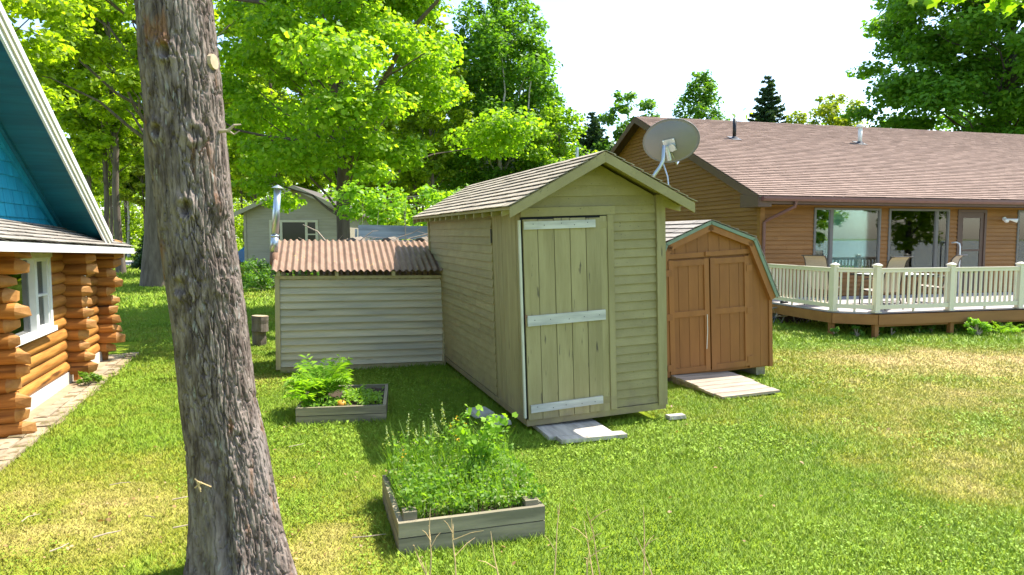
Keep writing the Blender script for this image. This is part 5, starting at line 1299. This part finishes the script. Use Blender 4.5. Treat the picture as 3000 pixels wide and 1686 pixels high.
def bed1_plants():
    t = None
    t = fern(loc2(B1, .22, .50, .13), 72, .40, .44, 'fern', "tansy_plant", "big ferny bright green plant spilling over the left of the bed", seed=3, pin=13, pl=.34)
    fern(loc2(B1, .10, .30, .13), 16, .30, .26, 'fern', "x", "", seed=4, pin=11, pl=.34, parent=t)
    rng = np.random.default_rng(8)
    n = 1500; x = rng.uniform(.30, .90, n); y = rng.uniform(.06, .80, n); k = (fbm(xy0(x, y, 5), 3, 2) > .36) & ((x > .45) | (y < .3)); x, y = x[k], y[k]
    C = np.array([loc2(B1, a, b, .16 + rng.random() * .065) for a, b in zip(x, y)]); V, F = leaves(C, rng.normal(size=(len(C), 3)) * .45 + [0, 0, 1], rng.uniform(.022, .042, len(C)), OVAL * 1.3, rng)
    tag(np_obj("ground_cover", V, F, LEAF['cover']), "mat of small round yellow green leaves in the right half of the farther bed", "ground cover", kind="stuff")
    n = 260; C = np.array([loc2(B1, rng.uniform(.05, .45), rng.uniform(.05, .22), .15 + rng.random() * .05) for i in range(n)]); V, F = leaves(C, rng.normal(size=(n, 3)) * .5 + [0, 0, 1], rng.uniform(.03, .055, n), OVAL * 1.2, rng)
    tag(np_obj("strawberry_leaves", V, F, LEAF['weed']), "low broad leaves along the front plank of the farther bed", "ground cover", kind="stuff")
    # chives
    mb = MB(); b = loc2(B1, .60, .52, .13)
    for k in range(12):
        an = rng.uniform(0, 6.28); l = rng.uniform(.12, .26); d = np.array([math.cos(an), math.sin(an), 0]); P = [b + d * .02 + d * (q ** 2) * l * .55 + np.array([0, 0, l * 1.35 * (q - .42 * q ** 3)]) for q in (0, .3, .6, .85, 1)]
        mb.tube(P, [.005, .005, .0045, .004, .002], 5, False)
    tag(mb.build("chive_plant", LEAF['weed'], None, True), "clump of arching tubular onion leaves in the middle of the farther bed", "plant")
    g = empty("gourd", tuple(loc2(B1, .46, .12, .145)), (.2, .3, 0), "small orange gourd lying at the front of the farther bed", "gourd")
    V, F = [], []
    for i in range(9):
        for j in range(16):
            ph = math.pi * i / 8; th_ = 2 * math.pi * j / 16; r_ = .052 * (1 + .06 * math.cos(8 * th_)); V.append((r_ * math.sin(ph) * math.cos(th_), r_ * math.sin(ph) * math.sin(th_), .04 + .042 * math.cos(ph)))
    for i in range(8):
        for j in range(16): F.append((i*16+j, i*16+(j+1) % 16, (i+1)*16+(j+1) % 16, (i+1)*16+j))
    mesh_obj("flesh", V, F, M['gourd'], g, True); MB().tube([(0, 0, .08), (.005, 0, .10), (.015, 0, .115)], [.008, .006, .005], 6).build("stalk", M['straw'], g)
bed1_plants()

def bed2_plants():
    rng = np.random.default_rng(18); W, D = .98, .93
    # mixed low weeds
    Vs, Fs, nv = [], [], 0
    n = 5600; x = rng.uniform(.03, W + .04, n); y = rng.uniform(.06, D + .05, n); hgt = .05 + .78 * (.35 + .65 * (y / D)) * np.clip(fbm(xy0(x, y, 5), 6, 3) - .22, 0, 1)
    z = .165 + hgt * rng.random(n) ** .6
    C = np.stack([B2[0] + x * math.cos(B2[2]) - y * math.sin(B2[2]), B2[1] + x * math.sin(B2[2]) + y * math.cos(B2[2]), z], 1)
    V, F = leaves(C, rng.normal(size=(n, 3)) * .7 + [0, 0, .8], rng.uniform(.012, .046, n) , OVAL, rng)
    tag(np_obj("weed_leaves", V, F, LEAF['weed']), "tangle of small weed leaves filling the nearest bed", "weeds", kind="stuff")
    n = 1500; x = rng.uniform(.05, W - .03, n); y = rng.uniform(.06, D * .8, n); C = np.array([loc2(B2, a, b, .19 + .17 * rng.random() * (.4 + b)) for a, b in zip(x, y)])
    V, F = leaves(C, rng.normal(size=(n, 3)) * .6 + [0, 0, .9], rng.uniform(.010, .024, n), OVAL * 1.3, rng); tag(np_obj("pale_weed_tips", V, F, LEAF['pale']), "pale little weed tips low in the nearest bed", "weeds", kind="stuff")
    # long grass blades
    mb = MB()
    for k in range(1700):
        xx, yy = rng.uniform(.04, W - .02), rng.uniform(.08, D + .05); b = loc2(B2, xx, yy, .15); an = rng.uniform(0, 6.28); l = rng.uniform(.14, .40) * (.6 + .6 * yy / D); d = np.array([math.cos(an), math.sin(an), 0]); le = rng.uniform(.1, .6)
        P = [b + d * (q ** 1.8) * l * le + np.array([0, 0, l * (q - .25 * le * q ** 3)]) for q in (0, .35, .7, 1)]
        ribbon(mb, P, .0028, .0006, (-d[1], d[0], 0))
    tag(mb.build("long_grass", LEAF['weed']), "long uncut grass growing through the nearest bed", "grass", kind="stuff")
    # flowering grass stalks at the back: each a thing
    spots = [(-.02, .80, .50), (.06, .86, .36), (.13, .90, .52), (.20, .88, .42), (.26, .93, .48), (.31, .90, .44), (.36, .95, .55), (.40, .90, .46), (.44, .96, .60), (.10, .95, .40), (.48, .92, .48), (.28, .86, .38)]
    for k, (xx, yy, h) in enumerate(spots):
        b = loc2(B2, xx + .05, yy, .12); ln = rng.normal(size=2) * .03; P = [b + np.array([ln[0] * q ** 2, ln[1] * q ** 2, (h) * q]) for q in (0, .3, .6, 1)]
        t = empty("grass_stalk", tuple(b), (0, 0, 0), "feathery seed headed grass stalk at the back of the nearest bed", "grass", "seed headed grass stalks")
        mb = MB(); mb.tube([p - b for p in P], [.0022, .002, .0016, .0008], 4, False); mb.build("stem", LEAF['weed'], t)
        C = []
        for i in range(46):
            q = .70 + .30 * rng.random(); w_ = .035 * (1 - (q - .7) / .32); C.append(np.array([ln[0] * q * q, ln[1] * q * q, h * q]) + rng.normal(size=3) * [w_ * .5, w_ * .5, .008])
        V, F = leaves(np.array(C), rng.normal(size=(46, 3)) + [0.3, 0, .3], rng.uniform(.010, .019, 46), KITE, rng); np_obj("seed_head", V, F, LEAF['pale'], t)
    # orange hawkweed flowers
    for k, (xx, yy, h) in enumerate([(.50, .90, .40), (.55, .93, .44), (.60, .88, .40), (.58, .84, .34), (.53, .82, .32), (.10, .72, .26)]):
        b = loc2(B2, xx + .03, yy, .14); t = empty("wildflower", tuple(b), (0, 0, 0), "small orange flower on a thin stem at the back of the nearest bed" if xx > .3 else "small orange flower at the left of the nearest bed", "flower", "orange wildflowers")
        MB().tube([(0, 0, 0), (.006, 0, h * .5), (.0, .004, h)], .0018, 4, False).build("stem", LEAF['weed'], t)
        C = np.array([(rng.normal() * .010, rng.normal() * .010, h + rng.normal() * .016) for i in range(8)]); V, F = leaves(C, rng.normal(size=(8, 3)) * .6 + [0, -.3, .8], rng.uniform(.007, .013, 8), OVAL * 1.4, rng); np_obj("petals", V, F, M['petal'], t)
    # the tall lovage like plant at the right
    t = empty("lovage_plant", (0, 0, 0), (0, 0, 0), "tall toothed leaf herb at the right of the nearest bed", "plant"); st = MB(); C, Nn, S = [], [], []
    b0 = loc2(B2, .66, .62, .14)
    for k in range(9):
        an = rng.uniform(0, 6.28); h = rng.uniform(.25, .56) if k > 2 else (.60, .52, .50)[k]; o = np.array([.30, .05, 0]) * (h - .2) * rng.uniform(-.3, .8) + np.array([math.cos(an), math.sin(an), 0]) * .12 * h / .5
        P = [b0 + o * q ** 1.4 + np.array([0, 0, h * q]) for q in (0, .3, .6, .85, 1)]; st.tube(P, [.006, .005, .004, .003, .002], 5, False)
        for i in range(4, 16):
            q = .30 + .7 * i / 15; c = b0 + o * q ** 1.4 + np.array([0, 0, h * q])
            for j in range(1 + (i > 12) * 4):
                C.append(c + rng.normal(size=3) * [.035, .035, .02]); Nn.append(rng.normal(size=3) * .5 + [0, -.2, .8]); S.append(rng.uniform(.028, .055))
    V, F = leaves(np.array(C), np.array(Nn), np.array(S), MAPLE[[0, 2, 3, 4, 7, 10, 11, 12]], rng); np_obj("leaves", V, F, LEAF['fern'], t); st.build("stems", LEAF['weed'], t, True)
    # broad pale leaf clumps
    C = np.array([loc2(B2, .50 + .05 * rng.normal(), .20 + .04 * rng.normal(), .24 + .02 * rng.normal()) for i in range(5)] + [loc2(B2, .35 + .05 * rng.normal(), .32 + .05 * rng.normal(), .26 + .02 * rng.normal()) for i in range(5)] + [loc2(B2, .72 + .04 * rng.normal(), .28, .25) for i in range(3)])
    t = empty('mallow_plant', tuple(loc2(B2, .5, .25, .15)), (0, 0, 0), 'broad rounded pale leaves low in the middle of the nearest bed', 'plant'); V, F = leaves(C - np.array(t.location), rng.normal(size=(len(C), 3)) * .4 + [0, -.3, 1], rng.uniform(.07, .10, len(C)), OVAL * 1.2, rng)
    for q in range(len(C)): np_obj('leaf', V[q*6:q*6+6], np.arange(6).reshape(1, 6), LEAF['cover'], t)
bed2_plants()

# dry stalks standing in front of the bed
def stalks():
    rng = np.random.default_rng(23); B = [(-.44, .50, 1), (-.30, .44, 2), (-.06, .42, 0), (.22, .55, 1), (.45, .46, 2), (.50, .52, 1), (.72, .50, 0), (.80, .34, 0), (.40, .30, 0), (-.40, .34, 1)]
    for k, (x, h, br) in enumerate(B):
        y = 3.55 + rng.uniform(-.12, .10); t = MB(); ln = rng.uniform(-.14, .05); P = [np.array([ln * q ** 1.5 + rng.normal() * .004, .12 * q, h * q]) for q in (0, .25, .5, .75, 1)]
        t.tube(P, [.005, .0045, .004, .003, .0015], 5, False)
        for i in range(br * 2 + 1):
            q = rng.uniform(.5, .9); p = np.array([ln * q ** 1.5, .12 * q, h * q]); d = rng.normal(size=3) * [.06, .04, 0] + [0, 0, .07]; t.tube([p, p + d * .6 + [0, 0, .01], p + d], [.0025, .002, .001], 4, False)
        o = t.build("dry_stalk", M['straw']); o.location = (x, y, 0); o.rotation_euler = (0, 0, 0)
        tag(o, "thin dead tan weed stalk standing before the nearest bed", "dry stalk", "dead stalks along the bottom edge")
stalks()

# twigs on the dry turf
rt_ = random.Random(12)
for k, (x, y, l, rz, r_) in enumerate(((-2.75, 4.35, .16, 35, .006), (-2.3, 4.5, .20, 15, .005), (-1.95, 4.55, .07, 0, .010), (-2.55, 5.0, .13, 25, .005), (-2.35, 5.35, .12, 20, .004), (-3.2, 5.3, .15, 20, .004), (-2.0, 4.25, .18, 40, .004), (-2.1, 6.3, .14, 30, .004), (-2.9, 4.15, .12, 60, .005), (-1.05, 4.35, .22, 10, .004), (-2.6, 4.7, .10, -20, .004), (-3.4, 4.6, .13, 80, .004))):
    o = MB().tube([(0, 0, .0), (l * .5, rt_.uniform(-.02, .02), .008), (l, rt_.uniform(-.02, .02), .004)], [r_, r_ * .9, r_ * .5], 6).build("fallen_twig", M['twig'])
    o.location = (x, y, .035); o.rotation_euler = (0, 0, R(rz)); tag(o, ("short thick broken stick beside the big trunk's foot" if k == 2 else "dead twig lying on the dry turf left of the big trunk" if x < -1.5 else "dead twig lying on the turf right of the big trunk"), "twig", "twigs fallen on the lawn")

# ------------------------------------------------------------------ chopping block, timber bin, cottage, car and the rest
def log_round(loc, r_, h, label, tilt):
    t = empty("wood_block", loc, tilt, label, "log"); rr = random.Random(int(r_ * 1000)); n = 18; ph = [rr.uniform(0, 6) for _ in range(3)]
    V = []; F = []
    rings = 5
    for i in range(rings):
        for j in range(n):
            th_ = 2 * math.pi * j / n; q = r_ * (1 + .05 * math.sin(2 * th_ + ph[0]) + .04 * math.sin(5 * th_ + ph[1] + i * .4)) * (1 + .03 * math.sin(i * 2 + ph[2])); V.append((q * math.cos(th_), q * math.sin(th_), h * i / (rings - 1)))
    for i in range(rings - 1):
        for j in range(n): F.append((i*n+j, i*n+(j+1) % n, (i+1)*n+(j+1) % n, (i+1)*n+j))
    mesh_obj("bark", V, F, M['stump'], t, False)
    mesh_obj("cut_face", [(x * .985, y * .985, h + .002) for x, y, z in V[-n:]] + [(0, 0, h + .003)], [(j, (j+1) % n, n) for j in range(n)], M['endgrain'], t)
log_round((-4.68, 12.55, 0), .125, .27, "lower weathered chopping block left of the woodshed", (0, 0, 0))
log_round((-4.67, 12.54, .275), .15, .28, "upper log round standing on the chopping block left of the woodshed", (.03, .05, 1))

def bin_():
    t = empty("timber_bin", (-3.05, 13.4, 0), (0, R(1.0), R(12)), "blue grey weathered plank bin wall behind the woodshed", "plank wall")
    z = .1
    for k, h in enumerate((.22, .24, .23, .24, .22, .24, .23, .26, .28)):
        L_ = 1.66 if k > 6 else 2.0 + random.uniform(-.05, .1)
        box("plank", M['greyplank'], t, random.uniform(-.03, .03), L_, random.uniform(-.004, .004), .04, z, z + h - .012); z += h
    for x in (.02, 1.5): box("post", M['greyplank'], t, x, x + .09, .042, .13, 0, z - .02)
    for k in range(8): box("side_plank", M['greyplank'], t, -.06, -.022, .05, 1.3, .1 + k * .26, .1 + k * .26 + .245)
    # dead brush heaped on the woodshed side
    rng = np.random.default_rng(3)
    b = empty("brush_pile", (-2.2, 11.9, 0), (0, 0, 0), "heap of dead branches and split logs behind the corrugated roof", "brush pile"); mb = MB()
    for k in range(190):
        p = np.array([rng.uniform(-1.2, 1.3), rng.uniform(-.25, .35), rng.uniform(1.4, 2.0)]); d = rng.normal(size=3) * [.35, .15, .10]; m_ = p + d * .5 + rng.normal(size=3) * .05
        mb.tube([p, m_, p + d], [.009, .006, .002], 4, False)
    mb.tube([(-.95, -.1, 1.85), (-1.15, -.1, 2.1), (-1.4, -.1, 2.22)], [.02, .014, .006], 5, False)
    mb.build("branches", M['twig'], b)
    for k, x in enumerate((-.55, .05, .62)): MB().tube([(x, -.15, 1.88), (x + .03, .35, 1.90)], .12, 9).build("split_log", M['stump'], b)
    box("heap_core", M['stump'], b, -1.1, 1.2, -.1, .4, 0, 1.7)
    # vine over the bin
    cl = [(-2.9 + rng.uniform(0, 2.3), 14.1 + rng.normal() * .2, 2.45 + rng.uniform(-.15, .45), rng.uniform(.15, .32)) for i in range(26)] + [(-1.15 + rng.normal() * .22, 13.35, rng.uniform(1.7, 2.4), .2) for i in range(12)] + [(-3.2 + rng.normal() * .3, 14.1, rng.uniform(2.4, 3.0), .3) for i in range(8)]
    V, F = clump_leaves(cl, 55, .085, MAPLE, rng, .8); v = empty("vine", (0, 0, 0), (0, 0, 0), "bright yellow green vine sprawling over the grey plank bin", "vine"); np_obj("foliage", V, F, LEAF['fern'], v)
    mb = MB()
    for k in range(9):
        x = -2.9 + k * .27; mb.tube([(x, 13.7, 0), (x + rng.normal() * .1, 13.6, 1.5), (x + rng.normal() * .3, 13.5, 2.5 + rng.random() * .4)], [.012, .01, .003], 4, False)
    mb.build("stems", M['twig'], v)
bin_()

def cottage():
    Y0 = 28.; X0 = -10.95; W = 4.15; zb, ze, za = .78, 3.16, 4.08
    t = empty("cottage", (X0, Y0, 0), (0, 0, R(3)), "taupe clapboard cottage with low gable behind the maple", "cottage")
    MB().prism([(0, zb), (W, zb), (W, ze), (W / 2, za - .08), (0, ze)], 'y', .03, 6).build("wall", M['cottage'], t)
    sl = (za - .08 - ze) / (W / 2); win = (1.02, 2.98, 1.55, 2.72)
    def sp(z):
        a = .09 if z < ze else .09 + (z - ze) / sl; return minus(a, W - a, [(win[0], win[1])] if win[2] - .02 < z < win[3] else [])
    clapwall(t, lambda s, z, o: (s, .03 - o, z), zb, za - .12, .115, sp, M['cottage'])
    box("corner_board", M['cottage'], t, -.01, .088, -.01, .029, zb, ze); box("corner_board", M['cottage'], t, W - .088, W + .01, -.01, .029, zb, ze)
    for x in (.1, W / 2, W - .4): 
        for y in (.2, 3, 5.6): box("pier", M['concrete'], t, x, x + .3, y, y + .3, -.05, zb - .002)
    roof = MB().prism([(-.28, ze - .15), (-.28, ze - .22), (W / 2, za - .05), (W + .28, ze - .22), (W + .28, ze - .15), (W / 2, za + .03)], 'y', -.28, 6.3).build("roof", M['shingle_dark'], t)
    for s_ in (0, 1):
        X = (lambda x: x) if s_ == 0 else (lambda x: W - x)
        MB().box8([(X(-.29), -.31, ze - .33), (X(W / 2), -.31, za - .14), (X(W / 2), -.281, za - .14), (X(-.29), -.281, ze - .33), (X(-.29), -.31, ze - .15), (X(W / 2), -.31, za + .035), (X(W / 2), -.281, za + .035), (X(-.29), -.281, ze - .15)]).build("rake_board", M['cottage'], roof)
    a, b, z0, z1 = win; m = MB(); m.box(a, b, -.02, .029, z1 - .10, z1); m.box(a, b, -.03, .029, z0, z0 + .08); m.box(a, a + .10, -.02, .029, z0 + .08, z1 - .10); m.box(b - .10, b, -.02, .029, z0 + .08, z1 - .10); m.box(a + .42, a + .52, -.02, .029, z0 + .08, z1 - .10); m.box(b - .52, b - .42, -.02, .029, z0 + .08, z1 - .10); m.box(a + .10, a + .42, -.015, .029, z0 + .55, z0 + .60); m.box(b - .42, b - .10, -.015, .029, z0 + .55, z0 + .60)
    w = m.build("window", M['cott_trim'], t)
    for xa, xb in ((a + .10, a + .42), (a + .52, b - .52), (b - .42, b - .10)): box("pane", M['darkglass'], w, xa, xb, .01, .015, z0 + .08, z1 - .10)
M['darkglass'] = surf('dark_reflecting_glass', (.015, .02, .018), (.012, .015, .014), 2, (1, 1, 1), .10, 0, rnd=0, spec=.25)
cottage()

def car():
    t = empty("parked_car", (-17.4, 47, 0), (0, 0, R(8)), "blue parked car half hidden behind the cottage corner", "car")
    prof = [(-2.1, .35), (-2.15, .75), (-2.0, 1.0), (-1.1, 1.08), (-.6, 1.55), (1.5, 1.62), (2.05, 1.05), (2.12, .55), (2.05, .35)]
    V = []; n = len(prof)
    for s_, k in ((-.88, 0), (.88, 1)):
        for x, z in prof: V.append((x, s_ * (1 if z < 1.1 else .86), z))
    F = [tuple(range(n-1, -1, -1)), tuple(range(n, 2*n))] + [(i, (i+1) % n, n+(i+1) % n, n+i) for i in range(n)]
    mesh_obj("body", V, F, M['carblue'], t)
    for s_ in (-1, 1):
        yw = s_ * .835
        MB().box8([(-.75, yw * 1.04, 1.10), (.45, yw * 1.04, 1.12), (.45, yw * 1.0, 1.12), (-.75, yw * 1.0, 1.10), (-.42, yw * .945, 1.5), (.45, yw * .945, 1.53), (.45, yw * .91, 1.53), (-.42, yw * .91, 1.5)]).build("side_window", M['darkglass'], t)
        MB().box8([(.52, yw * 1.04, 1.12), (1.62, yw * 1.04, 1.12), (1.62, yw, 1.12), (.52, yw, 1.12), (.52, yw * .945, 1.53), (1.38, yw * .945, 1.55), (1.38, yw * .91, 1.55), (.52, yw * .91, 1.53)]).build("side_window", M['darkglass'], t)
        box("tail_light", M['tail'], t, 2.06, 2.13, *sorted((s_ * .60, s_ * .84)), .80, 1.02); box("headlight", M['whitemetal'], t, -2.17, -2.08, *sorted((s_ * .55, s_ * .82)), .72, .86)
        for x in (-1.35, 1.35):
            w = MB().tube([(x, s_ * .70, .33), (x, s_ * .90, .33)], .33, 18).build("wheel", M['black'], t); MB().tube([(x, s_ * .89, .33), (x, s_ * .915, .33)], .20, 12).build("rim", M['galv'], w)
    box("rear_window", M['darkglass'], t, 1.72, 1.80, -.62, .62, 1.15, 1.45)
car()

# shrubs in front of the cottage and beside the woodshed; ferns by the deck; debris
def shrub(name, loc, label, rad, h, n, leaf, size, shape, seed, group=None):
    rng = np.random.default_rng(seed); t = empty(name, loc, (0, 0, 0), label, "shrub", group); mb = MB(); cl = []
    for k in range(n):
        an = rng.uniform(0, 6.28); q = rng.random() ** .6 * rad; c = (math.cos(an) * q, math.sin(an) * q, h * rng.uniform(.15, 1)); cl.append((*c, rad * rng.uniform(.22, .42))); mb.tube([(0, 0, 0), (c[0] * .5, c[1] * .5, c[2] * .6), c], [.012, .008, .003], 4, False)
    mb.build("stems", M['twig'], t); V, F = clump_leaves(cl, 70, size, shape, rng, .8); np_obj("foliage", V, F, LEAF[leaf], t)
for k, (x, y, r_, h) in enumerate(((-10.6, 27, .7, .95), (-9.6, 26.8, .8, 1.0), (-8.5, 27.2, .7, .9), (-9.2, 25.4, .7, .7), (-7.4, 27, .7, .9))):
    shrub("garden_shrub", (x, y, 0), "dark green shrub under the raised cottage wall", r_, h, 16, 'deep', .10, OVAL, 60 + k, "shrubs below the cottage")
shrub("leafy_plant", (*W2(2.55, -3.75, 0)[:2], 0), "rounded leafy plant at the foot of the deck's third post", .22, .34, 14, 'fern', .055, OVAL, 71)
for k, (a, b, lb) in enumerate(((3.15, -3.75, "bright arching fern growing before the deck fascia"), (3.45, -3.72, "pale spreading fern right of the bright fern by the deck"))):
    fern(np.array(W2(a, b, .0)), 12, .34, .26, 'fern', "fern", lb, seed=80 + k, pin=16, pl=.22)
for k in range(12):
    a = -.3 + k * .38; shrub("shade_weed", (*W2(a + random.uniform(-.1, .1), -3.15 + random.uniform(-.15, .1), 0)[:2], 0), "small dark weed in the shade under the deck edge", .12, .20, 6, 'deep', .04, OVAL, 90 + k, "weeds under the deck")
shrub("day_lily", (CO[0] - 2.0 * math.sin(YC) + .22, CO[1] + 2.0 * math.cos(YC) + .06, 0), "green tuft at the cabin's foundation by the path", .14, .20, 9, 'weed', .07, KITE * np.array([.35, 1]), 110)
d = empty("brush_heap", (-17.9, 29.5, 0), (0, 0, 0), "dark heap of charred sticks on the lawn by the slim tree", "debris"); mb = MB()
for k in range(40):
    p = np.array([random.uniform(-.6, .6), random.uniform(-.4, .4), random.uniform(.0, .30)]); q = p + np.array([random.uniform(-.5, .5), random.uniform(-.2, .2), random.uniform(-.05, .25)]); mb.tube([p, q], [.03, .012], 5)
mb.build("sticks", M['stump'], d)
# thin service pole behind the shed ridge, and the overhead lines
p = empty("service_mast", (2.55, 27, 0), (0, 0, 0), "slim grey metal mast poking up behind the olive shed roof", "mast")
MB().tube([(0, 0, 0), (0, 0, 5.45)], .055, 10).build("pole", M['galv'], p); MB().tube([(0, 0, 5.40), (0, 0, 5.5)], [.075, .06], 10).build("cap", M['galv'], p)
for k, z in enumerate((3.15, 3.55)):
    P = [(-14 + 16.5 * q, 30 - 3 * q, z + 1.0 * q - .5 * math.sin(math.pi * q)) for q in np.linspace(0, 1, 14)]
    tag(MB().tube(P, .008, 4).build("overhead_wire", M['galv']), ("upper" if k else "lower") + " thin grey wire strung behind the woodshed towards the mast", "wire")
# what the house windows mirror: lake and shore trees behind the camera
lk = strip("lake", [(37, 12), (37, -260), (460, -260), (460, 70), (120, 34)], surf('lake_water', (.02, .07, .12), (.02, .06, .11), .4, (1, 1, 1), .12, .3, 1.5, rnd=0, spec=.5), .01)
for k, (x, y) in enumerate(((32.5, 4.5), (36, -5.5))): make_tree('shore_tree', (x, y, 0), ('leafy shore tree mirrored in the window beside the house door', 'leafy shore tree mirrored faintly in the left house window')[k], 11 + k, .2, dome(3.4), 170, .26, OVAL, 'far', seed=130 + k, bare=.14, sprays=70, flat=.6)

# fallen leaves and chips on the turf
rng = np.random.default_rng(91); n = 420; x = np.concatenate([rng.normal(-2.6, 1.2, n // 2), rng.uniform(-3.5, 6.5, n // 2)]); y = np.concatenate([rng.normal(4.7, .7, n // 2), rng.uniform(3.9, 12, n // 2)])
k = ~inside(x, y, .02); x, y = x[k], y[k]; C = np.stack([x, y, ground_z(x, y) + .022], 1)
V, F = leaves(C, rng.normal(size=(len(C), 3)) * .4 + [0, 0, 1], rng.uniform(.015, .045, len(C)), OVAL, rng)
tag(np_obj("leaf_litter", V, F, leafmat('dead_leaf', [(.30, .17, .07), (.42, .28, .13), (.22, .12, .05)], .15)), "scattered small brown dead leaves on the lawn", "leaf litter", kind="stuff")
